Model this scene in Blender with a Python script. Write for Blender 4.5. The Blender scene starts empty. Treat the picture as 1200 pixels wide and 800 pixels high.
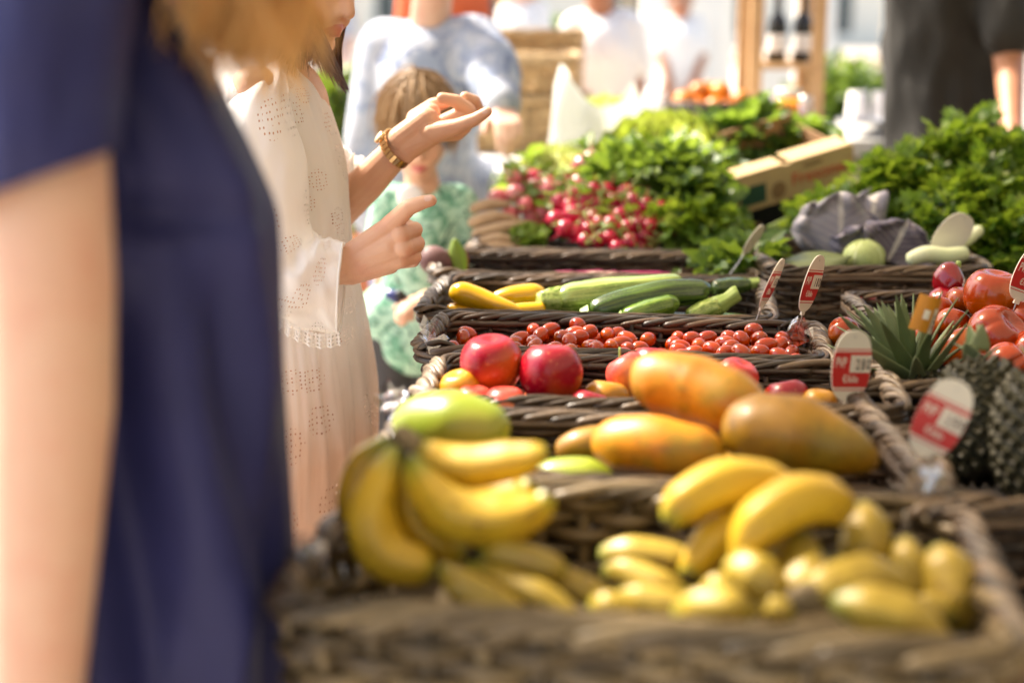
import bpy, math, random
import numpy as np
from mathutils import Vector, Matrix
random.seed(7); rng = np.random.default_rng(7)
R = math.radians
EXPO = 1.78; AWN_Y = 3.7; AWN_CLEAR = .24
sc = bpy.context.scene
col = sc.collection
CAMZ, PITCH, FOC = 1.42, R(12.84), 1667.0
cp, sp = math.cos(PITCH), math.sin(PITCH)

# ---------- camera geometry: a pixel of the 1200 px wide photograph to a point ----------
def ray(px, py):
    x = (px - 600) / FOC; y = -(py - 400) / FOC
    return np.array([x, cp + y * sp, -sp + y * cp])
def P(px, py, Y):
    d = ray(px, py)
    return d * (Y / d[1]) + np.array([0, 0, CAMZ])
def S(px, Y):                      # size in metres of a length in pixels at a distance
    return px * Y / cp / FOC * 1.0
def A(*v): return np.array(v, dtype=float)

# ---------- mesh builder ----------
def crom(pts, n):
    p = np.asarray(pts, float)
    if len(p) == 2:
        t = np.linspace(0, 1, n)[:, None]; return p[0] * (1 - t) + p[1] * t
    q = np.vstack([2 * p[0] - p[1], p, 2 * p[-1] - p[-2]])
    u = np.linspace(0, len(p) - 1, n); i = np.minimum(u.astype(int), len(p) - 2); f = (u - i)[:, None]
    a, b, c, d = q[i], q[i + 1], q[i + 2], q[i + 3]
    return .5 * (2 * b + (c - a) * f + (2 * a - 5 * b + 4 * c - d) * f ** 2 + (3 * b - a - 3 * c + d) * f ** 3)

class MB:
    def __init__(s): s.v = []; s.q = []; s.t3 = []; s.n = 0; s.t = []; s.r = []; s.u = []; s.mq = []; s.mt = []
    def add(s, v, quads=None, tris=None, t=0., r=0.5, mi=0, u=0.):
        v = np.asarray(v, float).reshape(-1, 3); k = len(v)
        s.v.append(v)
        s.t.append(np.broadcast_to(np.asarray(t, float), (k,))); s.r.append(np.broadcast_to(np.asarray(r, float), (k,)))
        s.u.append(np.broadcast_to(np.asarray(u, float), (k,)))
        if quads is not None and len(quads):
            a = np.asarray(quads, int) + s.n; s.q.append(a); s.mq.append(np.full(len(a), mi))
        if tris is not None and len(tris):
            a = np.asarray(tris, int) + s.n; s.t3.append(a); s.mt.append(np.full(len(a), mi))
        s.n += k; return s
    def build(s, name, mats, parent=None, origin=None, smooth=True, flip=False):
        V = np.vstack(s.v); O = np.zeros(3) if origin is None else np.asarray(origin, float)
        V = V - O
        Q = np.vstack(s.q) if s.q else np.zeros((0, 4), int); T = np.vstack(s.t3) if s.t3 else np.zeros((0, 3), int)
        if flip: Q = Q[:, ::-1]; T = T[:, ::-1]
        me = bpy.data.meshes.new(name)
        me.vertices.add(len(V)); me.vertices.foreach_set('co', V.ravel())
        nl = len(Q) * 4 + len(T) * 3
        me.loops.add(nl); me.loops.foreach_set('vertex_index', np.concatenate([Q.ravel(), T.ravel()]).astype(np.int32))
        me.polygons.add(len(Q) + len(T))
        st = np.concatenate([np.arange(len(Q)) * 4, len(Q) * 4 + np.arange(len(T)) * 3]).astype(np.int32)
        me.polygons.foreach_set('loop_start', st)
        mi = np.concatenate((s.mq + s.mt) or [np.zeros(0)]).astype(np.int32)
        if len(mi): me.polygons.foreach_set('material_index', mi)
        me.polygons.foreach_set('use_smooth', np.full(len(mi), smooth))
        for nm, ar in (('t', s.t), ('rnd', s.r), ('u', s.u)):
            at = me.attributes.new(nm, 'FLOAT', 'POINT'); at.data.foreach_set('value', np.concatenate(ar).astype(np.float32))
        me.update(); me.validate()
        for m in (mats if isinstance(mats, (list, tuple)) else [mats]): me.materials.append(m)
        o = bpy.data.objects.new(name, me); col.objects.link(o)
        if parent is not None: o.parent = parent
        else: o.location = O
        return o
    # primitives
    def grid(s, G, closed_u=False, closed_v=False, **k):
        n, m = G.shape[:2]; idx = np.arange(n * m).reshape(n, m)
        a = idx if not closed_u else np.vstack([idx, idx[:1]])
        if closed_v: a = np.hstack([a, a[:, :1]])
        q = np.stack([a[:-1, :-1], a[:-1, 1:], a[1:, 1:], a[1:, :-1]], -1).reshape(-1, 4)
        return s.add(G.reshape(-1, 3), q, **k)
    def tube(s, pts, rad, sides=8, t=None, caps=True, ridge=None, flat=1., ref=None, closed=False, **k):
        p = np.asarray(pts, float); n = len(p); rad = np.broadcast_to(np.asarray(rad, float), (n,))
        tg = np.gradient(p, axis=0) if not closed else (np.roll(p, -1, 0) - np.roll(p, 1, 0))
        tg /= np.linalg.norm(tg, axis=1)[:, None] + 1e-12
        if ref is None:
            ref = np.eye(3)[np.argmin(np.abs(tg).max(0))]
        a = np.cross(tg, ref); a /= np.linalg.norm(a, axis=1)[:, None] + 1e-12
        b = np.cross(tg, a)
        th = np.linspace(0, 2 * np.pi, sides, endpoint=False)
        m = np.ones(sides) if ridge is None else ridge(th)
        G = p[:, None] + rad[:, None, None] * m[None, :, None] * (np.cos(th)[None, :, None] * a[:, None] + flat * np.sin(th)[None, :, None] * b[:, None])
        tt = np.linspace(0, 1, n) if t is None else t
        k2 = dict(k); k2.setdefault('u', np.tile(th / (2 * np.pi), n))
        s.grid(G, closed_u=closed, closed_v=True, t=np.repeat(tt, sides), **k2)
        if caps and not closed:
            base = s.n - n * sides
            for i0, c, tv in ((0, p[0], tt[0]), (n - 1, p[-1], tt[-1])):
                ci = s.n; idx = base + i0 * sides + np.arange(sides); nx = np.roll(idx, -1)
                tri = np.stack([np.full(sides, ci), idx, nx], 1) if i0 else np.stack([np.full(sides, ci), nx, idx], 1)
                s.add(c[None], t=tv, r=k.get('r', .5)); s.t3.append(tri); s.mt.append(np.full(sides, k.get('mi', 0)))
        return s
    def box(s, lo, hi, rot=0., **k):
        lo = np.minimum(lo, hi) + 0 * np.asarray(lo, float); hi2 = np.asarray(hi, float)
        x0, y0, z0 = lo; x1, y1, z1 = hi2
        v = A((x0, y0, z0), (x1, y0, z0), (x1, y1, z0), (x0, y1, z0), (x0, y0, z1), (x1, y0, z1), (x1, y1, z1), (x0, y1, z1))
        if rot:
            c = v.mean(0); cr, sr = math.cos(rot), math.sin(rot); d = v - c
            v = np.stack([d[:, 0] * cr - d[:, 1] * sr, d[:, 0] * sr + d[:, 1] * cr, d[:, 2]], 1) + c
        q = [(0, 3, 2, 1), (4, 5, 6, 7), (0, 1, 5, 4), (1, 2, 6, 5), (2, 3, 7, 6), (3, 0, 4, 7)]
        return s.add(v, q, **k)
    def revolve(s, prof, sides=24, mod=None, center=(0, 0, 0), **k):
        pr = np.asarray(prof, float); th = np.linspace(0, 2 * np.pi, sides, endpoint=False)
        rr = pr[:, 0][:, None] * np.ones(sides)[None]
        zz = pr[:, 1][:, None] * np.ones(sides)[None]
        if mod is not None: rr, zz = mod(rr, zz, th[None, :])
        G = np.stack([rr * np.cos(th), rr * np.sin(th), zz], -1) + np.asarray(center, float)
        k.setdefault('t', np.repeat(np.linspace(0, 1, len(pr)), sides)); k.setdefault('u', np.tile(th / (2 * np.pi), len(pr)))
        return s.grid(G, closed_v=True, **k)
    def ellip(s, c, rad3, seg=(16, 20), mod=None, **k):
        ph = np.linspace(1e-3, np.pi - 1e-3, seg[0]); th = np.linspace(0, 2 * np.pi, seg[1], endpoint=False)
        G = np.stack([np.sin(ph)[:, None] * np.cos(th), np.sin(ph)[:, None] * np.sin(th), np.cos(ph)[:, None] * np.ones(seg[1])], -1)
        if mod is not None: G = mod(G)
        G = G * np.asarray(rad3, float) + np.asarray(c, float)
        return s.grid(G, closed_v=True, **k)

def loft(mb, secs, n=60, sides=64, fold=None, bumpf=None, **k):
    """secs: (centre, U, V) ellipses; interpolated smoothly. fold(th,t)->radial factor"""
    C = crom([x[0] for x in secs], n); U = crom([x[1] for x in secs], n); V = crom([x[2] for x in secs], n)
    th = np.linspace(0, 2 * np.pi, sides, endpoint=False); t = np.linspace(0, 1, n)
    f = np.ones((n, sides)) if fold is None else fold(th[None, :], t[:, None])
    G = C[:, None] + f[..., None] * (np.cos(th)[None, :, None] * U[:, None] + np.sin(th)[None, :, None] * V[:, None])
    if bumpf is not None: G = bumpf(G, th, t)
    k.setdefault('t', np.repeat(t, sides)); k.setdefault('u', np.tile(th / (2 * np.pi), n))
    mb.grid(G, closed_v=True, **k); return mb

def empty(name, loc=(0, 0, 0)):
    o = bpy.data.objects.new(name, None); col.objects.link(o); o.location = Vector(loc); o.empty_display_size = .05; return o
def tag(o, label=None, cat=None, group=None, kind=None):
    if label: o['label'] = label
    if cat: o['category'] = cat
    if group: o['group'] = group
    if kind: o['kind'] = kind
    return o
def copy_tree(o, parent=None):
    c = o.copy(); col.objects.link(c)
    if parent is not None: c.parent = parent
    for ch in list(o.children): copy_tree(ch, c)
    return c

# ---------- smooth value noise for shapes ----------
_N = rng.random((64, 64, 64))
def vnoise(p):
    p = np.asarray(p, float); i = np.floor(p).astype(int); f = p - i; f = f * f * (3 - 2 * f); out = 0
    for dx in (0, 1):
        for dy in (0, 1):
            for dz in (0, 1):
                w = (f[..., 0] if dx else 1 - f[..., 0]) * (f[..., 1] if dy else 1 - f[..., 1]) * (f[..., 2] if dz else 1 - f[..., 2])
                out = out + w * _N[(i[..., 0] + dx) % 64, (i[..., 1] + dy) % 64, (i[..., 2] + dz) % 64]
    return out * 2 - 1

# ---------- materials ----------
def nodes(name):
    m = bpy.data.materials.new(name); m.use_nodes = True; nt = m.node_tree
    return m, nt, nt.nodes, nt.links, nt.nodes['Principled BSDF'], nt.nodes['Material Output']
def ramp(nt, fac, stops, interp='LINEAR'):
    r = nt.nodes.new('ShaderNodeValToRGB'); e = r.color_ramp.elements; r.color_ramp.interpolation = interp
    for i, (p, c) in enumerate(stops):
        el = e[i] if i < 2 else e.new(p)
        el.position = p; el.color = (*c, 1) if len(c) == 3 else c
    if fac is not None: nt.links.new(fac, r.inputs[0])
    return r.outputs[0]
def attr(nt, name):
    a = nt.nodes.new('ShaderNodeAttribute'); a.attribute_name = name; return a.outputs['Fac']
def noise(nt, scale, detail=4, rough=.55, stretch=None, coord='Object', dist=0.):
    tc = nt.nodes.new('ShaderNodeTexCoord'); n = nt.nodes.new('ShaderNodeTexNoise')
    n.inputs['Scale'].default_value = scale; n.inputs['Detail'].default_value = detail; n.inputs['Roughness'].default_value = rough
    n.inputs['Distortion'].default_value = dist
    if stretch:
        mp = nt.nodes.new('ShaderNodeMapping'); mp.inputs['Scale'].default_value = stretch
        nt.links.new(tc.outputs[coord], mp.inputs[0]); nt.links.new(mp.outputs[0], n.inputs[0])
    else: nt.links.new(tc.outputs[coord], n.inputs[0])
    return n.outputs['Fac']
def mathn(nt, op, a, b=None, c=None, clamp=False):
    n = nt.nodes.new('ShaderNodeMath'); n.operation = op; n.use_clamp = clamp
    for i, x in enumerate((a, b, c)):
        if x is None: continue
        if isinstance(x, (int, float)): n.inputs[i].default_value = x
        else: nt.links.new(x, n.inputs[i])
    return n.outputs[0]
def mixc(nt, fac, a, b, mode='MIX'):
    n = nt.nodes.new('ShaderNodeMix'); n.data_type = 'RGBA'; n.blend_type = mode
    def put(i, x):
        if isinstance(x, (int, float)): n.inputs[i].default_value = x
        elif isinstance(x, tuple): n.inputs[i].default_value = (*x, 1)
        else: nt.links.new(x, n.inputs[i])
    put(0, fac); put(6, a); put(7, b); return n.outputs[2]
def finish(nt, L, b, out, colr, rough=.5, bump=None, bdist=.002, bstr=.5, spec=.5, coat=0, sss=0, sssr=(.01, .005, .003), metal=0, trans=0, transcol=None, sheen=0):
    if isinstance(colr, tuple): b.inputs['Base Color'].default_value = (*colr, 1)
    else: L.new(colr, b.inputs['Base Color'])
    if isinstance(rough, (int, float)): b.inputs['Roughness'].default_value = rough
    else: L.new(rough, b.inputs['Roughness'])
    b.inputs['Specular IOR Level'].default_value = spec; b.inputs['Metallic'].default_value = metal
    b.inputs['Coat Weight'].default_value = coat; b.inputs['Coat Roughness'].default_value = .12
    b.inputs['Sheen Weight'].default_value = sheen
    if sss:
        b.inputs['Subsurface Weight'].default_value = sss; b.inputs['Subsurface Radius'].default_value = (1, .45, .25); b.inputs['Subsurface Scale'].default_value = sssr[0]
    if bump is not None:
        bn = nt.nodes.new('ShaderNodeBump'); bn.inputs['Strength'].default_value = bstr; bn.inputs['Distance'].default_value = bdist
        L.new(bump, bn.inputs['Height']); L.new(bn.outputs[0], b.inputs['Normal'])
    if trans:
        tr = nt.nodes.new('ShaderNodeBsdfTranslucent'); mx = nt.nodes.new('ShaderNodeMixShader'); mx.inputs[0].default_value = trans
        c = transcol if transcol is not None else colr
        if isinstance(c, tuple): tr.inputs[0].default_value = (*c, 1)
        else: L.new(c, tr.inputs[0])
        L.new(b.outputs[0], mx.inputs[1]); L.new(tr.outputs[0], mx.inputs[2]); L.new(mx.outputs[0], out.inputs[0])

def M(name, c1, c2=None, rough=.5, nscale=20, bump=0, bscale=80, stretch=None, use_rnd=0, **k):
    m, nt, N, L, b, out = nodes(name)
    c2 = c2 or tuple(x * .8 for x in c1)
    f = noise(nt, nscale, stretch=stretch)
    f = mathn(nt, 'MULTIPLY_ADD', f, 1.8, -.4, clamp=True)
    if use_rnd:
        a = attr(nt, 'rnd'); f = mathn(nt, 'ADD', mathn(nt, 'MULTIPLY', f, 1 - use_rnd), mathn(nt, 'MULTIPLY', a, use_rnd), clamp=True)
    cc = mixc(nt, f, c1, c2)
    bp = noise(nt, bscale, stretch=stretch) if bump else None
    finish(nt, L, b, out, cc, rough, bp, bdist=bump or .001, bstr=.6, **k)
    return m

m = {}
def skin_mat(name, c, c2, spec=.4):
    m_, nt, N, L, b, out = nodes(name)
    f = noise(nt, 9, 3); g = noise(nt, 60, 4)
    cc = mixc(nt, mathn(nt, 'MULTIPLY_ADD', f, 1.6, -.3, clamp=True), c, c2)
    cc = mixc(nt, mathn(nt, 'MULTIPLY', g, .14), cc, (.45, .16, .10)); rd = ramp(nt, noise(nt, 24, 3), [(.48, (0, 0, 0)), (.68, (1, 1, 1))]); cc = mixc(nt, mathn(nt, 'MULTIPLY', rd, .28), cc, (.60, .24, .17))
    finish(nt, L, b, out, cc, .48, mathn(nt, 'ADD', noise(nt, 420, 3), mathn(nt, 'MULTIPLY', noise(nt, 110, 4, .7), 1.2)), bdist=.0009, bstr=.45, spec=spec, sss=.12, sssr=(.008,))
    return m_
m['skin'] = skin_mat('skin', (.72, .46, .32), (.64, .37, .24))
m['skin_tan'] = skin_mat('skin_tan', (.42, .20, .10), (.34, .15, .075))
m['skin_pale'] = skin_mat('skin_pale', (.72, .48, .36), (.66, .40, .29))
m['lip'] = M('lip', (.55, .17, .15), (.50, .14, .13), .35)
m['nail'] = M('nail', (.80, .54, .46), None, .2)
m['eye'] = M('eye', (.75, .73, .7), None, .2)
m['iris'] = M('iris', (.06, .035, .02), None, .2)
m['navy'] = M('navy cloth', (.021, .024, .120), (.013, .016, .088), .62, nscale=14, bump=.0006, bscale=900, spec=.4)
m['denim'] = M('denim', (.13, .17, .30), (.20, .25, .40), .85, nscale=30, bump=.0006, bscale=500)
m['trousers_grey'] = M('grey trousers', (.07, .07, .075), (.05, .05, .055), .85, bump=.0006, bscale=500)
m['black_cloth'] = M('black cloth', (.02, .02, .028), None, .85)
m['grey_shirt'] = M('grey shirt', (.026, .024, .021), (.018, .017, .015), .85, bump=.0006, bscale=600)
m['orange_shirt'] = M('orange shirt', (.62, .13, .04), (.55, .11, .035), .8)
m['white_shirt'] = M('white shirt', (.82, .80, .77), (.76, .74, .72), .8)
m['white_paint'] = M('white paint', (.8, .79, .76), (.72, .71, .68), .5, nscale=6)
m['blonde'] = M('blonde hair', (.95, .74, .40), (.80, .52, .20), .42, nscale=40, use_rnd=.7, spec=.6, trans=.6)
m['dark_hair'] = M('dark brown hair', (.060, .022, .016), (.11, .04, .025), .32, nscale=40, use_rnd=.7, spec=.7)
m['brown_hair'] = M('light brown hair', (.38, .24, .11), (.22, .13, .06), .5, nscale=40, use_rnd=.7)
m['gold'] = M('gold', (.86, .62, .34), (.75, .5, .25), .22, metal=1)
m['leather'] = M('shoe leather', (.10, .05, .03), None, .5)
m['wood'] = M('pine wood', (.50, .30, .13), (.40, .22, .09), .6, nscale=4, stretch=(1, 1, 12), bump=.0006, bscale=60)
m['table'] = M('table wood', (.20, .13, .08), (.13, .08, .05), .7, nscale=4, stretch=(12, 1, 1), bump=.001)
m['steel'] = M('steel', (.6, .6, .6), (.5, .5, .5), .3, metal=1)
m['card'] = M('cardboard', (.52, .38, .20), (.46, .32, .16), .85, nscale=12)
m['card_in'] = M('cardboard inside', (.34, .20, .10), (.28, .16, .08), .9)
m['green_print'] = M('green print', (.02, .07, .045), None, .6)
m['red_print'] = M('red print', (.60, .10, .05), None, .7)
m['brown_print'] = M('brown print', (.25, .15, .07), None, .7)
m['tag_white'] = M('label plastic', (.78, .74, .64), (.74, .70, .60), .35)
m['tag_red'] = M('label red', (.58, .035, .03), (.52, .03, .03), .35)
m['tag_ink'] = M('label ink', (.03, .03, .03), None, .5)
m['tag_yellow'] = M('label yellow', (.60, .25, .015), None, .5)
m['black_plastic'] = M('black plastic', (.02, .02, .022), None, .4)
m['blue_plastic'] = M('blue plastic', (.015, .03, .18), None, .3)
m['root'] = M('root vegetable', (.48, .34, .20), (.32, .20, .11), .7, nscale=30, bump=.001)
m['beet'] = M('beet skin', (.11, .045, .055), (.16, .08, .075), .6, nscale=40, bump=.001, bscale=120)
m['stem_green'] = M('green stem', (.22, .34, .07), (.32, .42, .12), .5)
m['stem_dry'] = M('dry stem', (.12, .08, .04), (.20, .15, .07), .8)
m['stem_magenta'] = M('magenta stem', (.42, .015, .12), (.30, .01, .08), .3)
m['leek'] = M('white stem', (.72, .76, .55), (.55, .66, .36), .4)
m['green_band'] = M('green band', (.1, .3, .1), None, .6)

def leafmat(name, c1, c2, c3, trans=.4, rough=.42, edge=None, vein=None, spec=.5):
    m_, nt, N, L, b, out = nodes(name)
    a = attr(nt, 'rnd'); f = noise(nt, 45, 3)
    cc = ramp(nt, a, [(0, c1), (.5, c2), (1, c3)])
    cc = mixc(nt, mathn(nt, 'MULTIPLY', f, .35), cc, tuple(x * .5 for x in c1))
    if vein is not None:
        u = attr(nt, 'u'); d = mathn(nt, 'ABSOLUTE', mathn(nt, 'SUBTRACT', u, .5))
        w = mathn(nt, 'ADD', d, mathn(nt, 'MULTIPLY', noise(nt, 70, 2, stretch=(1, 1, 1)), .03))
        cc = mixc(nt, mathn(nt, 'LESS_THAN', w, .045), cc, vein)
        wv = nt.nodes.new('ShaderNodeTexWave'); wv.inputs['Scale'].default_value = 1.; wv.inputs['Distortion'].default_value = 3.5
        cb = nt.nodes.new('ShaderNodeCombineXYZ'); L.new(mathn(nt, 'MULTIPLY', mathn(nt, 'SUBTRACT', attr(nt, 't'), mathn(nt, 'MULTIPLY', d, .9)), 2.2), cb.inputs[0]); L.new(cb.outputs[0], wv.inputs[0])
        cc = mixc(nt, mathn(nt, 'MULTIPLY', mathn(nt, 'GREATER_THAN', wv.outputs['Fac'], .95), .4), cc, vein)
    if edge is not None:
        u = attr(nt, 'u'); d = mathn(nt, 'ABSOLUTE', mathn(nt, 'SUBTRACT', u, .5))
        cc = mixc(nt, mathn(nt, 'GREATER_THAN', d, .40), cc, edge)
    tc = mixc(nt, .5, cc, (.45, .62, .04)) if c2[1] > c2[0] else cc
    finish(nt, L, b, out, cc, rough, noise(nt, 90, 4), bdist=.0015, bstr=.6, trans=trans, transcol=tc, spec=spec)
    return m_
m['parsley'] = leafmat('parsley leaf', (.035, .10, .008), (.11, .23, .014), (.36, .46, .05), trans=.40, spec=.6)
m['darkleaf'] = leafmat('dark leaf', (.03, .085, .018), (.06, .14, .025), (.10, .20, .04), vein=(.2, .3, .1))
m['radleaf'] = leafmat('radish leaf', (.05, .13, .015), (.12, .22, .025), (.26, .36, .05), vein=(.4, .5, .2))
m['lettuce'] = leafmat('lettuce leaf', (.58, .64, .16), (.70, .74, .26), (.82, .82, .42), trans=.4)
m['frisee'] = leafmat('frilly lettuce leaf', (.34, .46, .05), (.54, .62, .08), (.74, .76, .18), trans=.4)
m['redcab'] = leafmat('red cabbage leaf', (.14, .12, .18), (.25, .235, .31), (.42, .41, .47), trans=.08, rough=.38, vein=(.52, .50, .50))
m['greencab'] = leafmat('green cabbage leaf', (.34, .46, .13), (.42, .52, .18), (.48, .58, .24), trans=.15, vein=(.6, .68, .4))
m['paleleaf'] = leafmat('grey green leaf', (.15, .19, .08), (.17, .21, .09), (.20, .24, .11), trans=.15)
m['chardleaf'] = leafmat('chard leaf', (.18, .30, .04), (.24, .36, .05), (.3, .4, .07), edge=(.25, .01, .07))
m['pineleaf'] = leafmat('pineapple leaf', (.10, .15, .06), (.15, .20, .09), (.25, .29, .15), trans=.05, rough=.5)
m['treeleaf'] = leafmat('tree leaf', (.06, .12, .02), (.10, .18, .03), (.16, .25, .05))

def twig_mat(name, c1, c2, c3):
    m_, nt, N, L, b, out = nodes(name)
    a = attr(nt, 'rnd'); f = noise(nt, 35, 5, .65)
    x = mathn(nt, 'ADD', mathn(nt, 'MULTIPLY', a, .6), mathn(nt, 'MULTIPLY', f, .5), clamp=True)
    cc = ramp(nt, x, [(.1, c1), (.5, c2), (.95, c3)])
    finish(nt, L, b, out, cc, .42, noise(nt, 130, 4), bdist=.0012, bstr=.7, spec=.55)
    return m_
m['wick_dark'] = twig_mat('dark willow', (.012, .008, .006), (.035, .022, .014), (.14, .085, .05))
m['wick_mid'] = twig_mat('brown willow', (.016, .010, .005), (.055, .034, .019), (.18, .122, .072))
m['wick_pale'] = twig_mat('pale willow', (.06, .040, .024), (.155, .112, .072), (.31, .245, .175))
m['wick_tan'] = twig_mat('tan willow', (.30, .19, .08), (.46, .30, .13), (.60, .42, .20))

# skins of fruit
def banana_mat(name, ycol, ycol2, gcol):
    m_, nt, N, L, b, out = nodes(name)
    t = attr(nt, 't')
    f = noise(nt, 14, 3)
    y = mixc(nt, mathn(nt, 'MULTIPLY_ADD', f, 2, -.5, clamp=True), ycol, ycol2)
    tt = mathn(nt, 'ADD', t, mathn(nt, 'MULTIPLY_ADD', noise(nt, 30, 3), .06, -.03))
    k = ramp(nt, tt, [(.0, (1, 1, 1)), (.06, (0, 0, 0)), (.935, (0, 0, 0)), (.965, (1, 1, 1))])
    g = ramp(nt, tt, [(.03, (1, 1, 1)), (.22, (0, 0, 0)), (.80, (0, 0, 0)), (.97, (.9, .9, .9))])
    cc = mixc(nt, g, y, gcol); cc = mixc(nt, k, cc, (.07, .045, .02))
    sp_ = ramp(nt, noise(nt, 75, 5, .7), [(.58, (0, 0, 0)), (.66, (1, 1, 1))])
    cc = mixc(nt, mathn(nt, 'MULTIPLY', sp_, .6), cc, (.14, .07, .02))
    pt = ramp(nt, noise(nt, 20, 4, .6), [(.60, (0, 0, 0)), (.70, (1, 1, 1))]); cc = mixc(nt, mathn(nt, 'MULTIPLY', pt, .35), cc, (.30, .17, .03))
    u = attr(nt, 'u')
    finish(nt, L, b, out, cc, .42, noise(nt, 60, 3), bdist=.0008, bstr=.4)
    return m_
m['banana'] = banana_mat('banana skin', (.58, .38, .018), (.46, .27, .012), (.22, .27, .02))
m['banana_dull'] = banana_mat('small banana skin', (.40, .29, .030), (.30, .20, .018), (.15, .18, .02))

def fruit_mat(name, ca, cb, cc_=None, rough=.35, nscale=18, spots=None, spotamt=.4, along=None, coat=.08, sss=.03, bump=.0006, bscale=60, stretch=None, spec=.5, blotch=None):
    m_, nt, N, L, b, out = nodes(name)
    oi = nt.nodes.new('ShaderNodeObjectInfo')
    tc = nt.nodes.new('ShaderNodeTexCoord'); n = nt.nodes.new('ShaderNodeTexNoise'); n.noise_dimensions = '4D'
    n.inputs['Scale'].default_value = nscale; n.inputs['Detail'].default_value = 3
    if stretch:
        mp = nt.nodes.new('ShaderNodeMapping'); mp.inputs['Scale'].default_value = stretch; L.new(tc.outputs['Object'], mp.inputs[0]); L.new(mp.outputs[0], n.inputs[0])
    else: L.new(tc.outputs['Object'], n.inputs[0])
    L.new(mathn(nt, 'MULTIPLY', oi.outputs['Random'], 40), n.inputs['W'])
    f = mathn(nt, 'MULTIPLY_ADD', n.outputs['Fac'], 2.6, -.8, clamp=True)
    colr = mixc(nt, f, ca, cb)
    if cc_ is not None:
        g = along(nt) if along else mathn(nt, 'MULTIPLY_ADD', noise(nt, nscale * .6, 2), 5, -2.6, clamp=True)
        colr = mixc(nt, g, colr, cc_)
    if spots is not None:
        s_ = ramp(nt, noise(nt, 170, 3, .7), [(.60, (0, 0, 0)), (.68, (1, 1, 1))])
        colr = mixc(nt, mathn(nt, 'MULTIPLY', s_, spotamt), colr, spots)
    if blotch is not None:
        s_ = ramp(nt, noise(nt, 38, 5, .65), [(.50, (0, 0, 0)), (.62, (1, 1, 1))]); colr = mixc(nt, mathn(nt, 'MULTIPLY', s_, .45), colr, blotch)
        s_ = ramp(nt, noise(nt, 75, 4, .7, dist=1.), [(.58, (0, 0, 0)), (.63, (1, 1, 1))]); colr = mixc(nt, mathn(nt, 'MULTIPLY', s_, .4), colr, (.16, .08, .02))
    hsv = nt.nodes.new('ShaderNodeHueSaturation'); L.new(colr, hsv.inputs['Color']); hsv.inputs['Saturation'].default_value = 1.06
    L.new(mathn(nt, 'MULTIPLY_ADD', oi.outputs['Random'], .32, .64), hsv.inputs['Value'])
    finish(nt, L, b, out, hsv.outputs[0], rough, noise(nt, bscale, 3), bdist=bump, bstr=.5, coat=coat, sss=sss, sssr=(.006,), spec=spec)
    return m_
m['apple'] = fruit_mat('crimson fruit skin', (.42, .020, .030), (.26, .010, .028), (.55, .16, .04), nscale=14, spots=(.75, .35, .2), spotamt=.3, rough=.30, stretch=(1.4, 1.4, .5))
m['apple_pink'] = fruit_mat('pink fruit skin', (.68, .12, .09), (.60, .07, .07), (.75, .35, .12), nscale=14, spots=(.8, .5, .3), spotamt=.3)
m['apple_yellow'] = fruit_mat('yellow fruit skin', (.68, .36, .05), (.58, .25, .04), (.50, .12, .04), nscale=10, spots=(.3, .15, .03), spotamt=.3)
m['papaya'] = fruit_mat('papaya skin', (.66, .29, .035), (.55, .17, .018), (.42, .26, .04), nscale=22, spots=(.20, .09, .015), spotamt=.75, rough=.45, bump=.0012, bscale=30, blotch=(.30, .24, .03))
m['papaya_olive'] = fruit_mat('mango skin', (.42, .22, .018), (.34, .16, .014), (.28, .21, .025), nscale=20, spots=(.12, .06, .012), spotamt=.8, rough=.45, blotch=(.20, .12, .02))
m['green_mango'] = fruit_mat('green mango skin', (.27, .36, .03), (.36, .42, .05), (.60, .50, .10), nscale=9, spots=(.45, .5, .15), spotamt=.3, rough=.38)
m['cherry'] = fruit_mat('plum tomato skin', (.46, .050, .005), (.36, .026, .004), (.50, .11, .008), nscale=30, rough=.16, coat=.3, sss=0, spec=.5)
m['tomato'] = fruit_mat('tomato skin', (.46, .062, .009), (.35, .032, .006), (.50, .13, .012), nscale=12, rough=.2, coat=.25, sss=0, bscale=14, bump=.002)
m['pepper'] = fruit_mat('red pepper skin', (.30, .010, .018), (.20, .006, .014), None, rough=.12, coat=.5, bscale=16, bump=.003)
m['radish'] = fruit_mat('radish skin', (.48, .012, .05), (.34, .008, .035), (.60, .06, .10), nscale=25, rough=.25, coat=.2)
m['radish_pale'] = fruit_mat('pale radish skin', (.54, .07, .11), (.64, .22, .22), (.70, .42, .38), nscale=25, rough=.3)
m['ysquash'] = fruit_mat('yellow squash skin', (.84, .50, .012), (.78, .42, .010), None, nscale=12, rough=.2, coat=.4)
m['orange'] = fruit_mat('orange peel', (.80, .28, .02), (.75, .22, .015), None, rough=.4, bscale=300, bump=.001)
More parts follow.
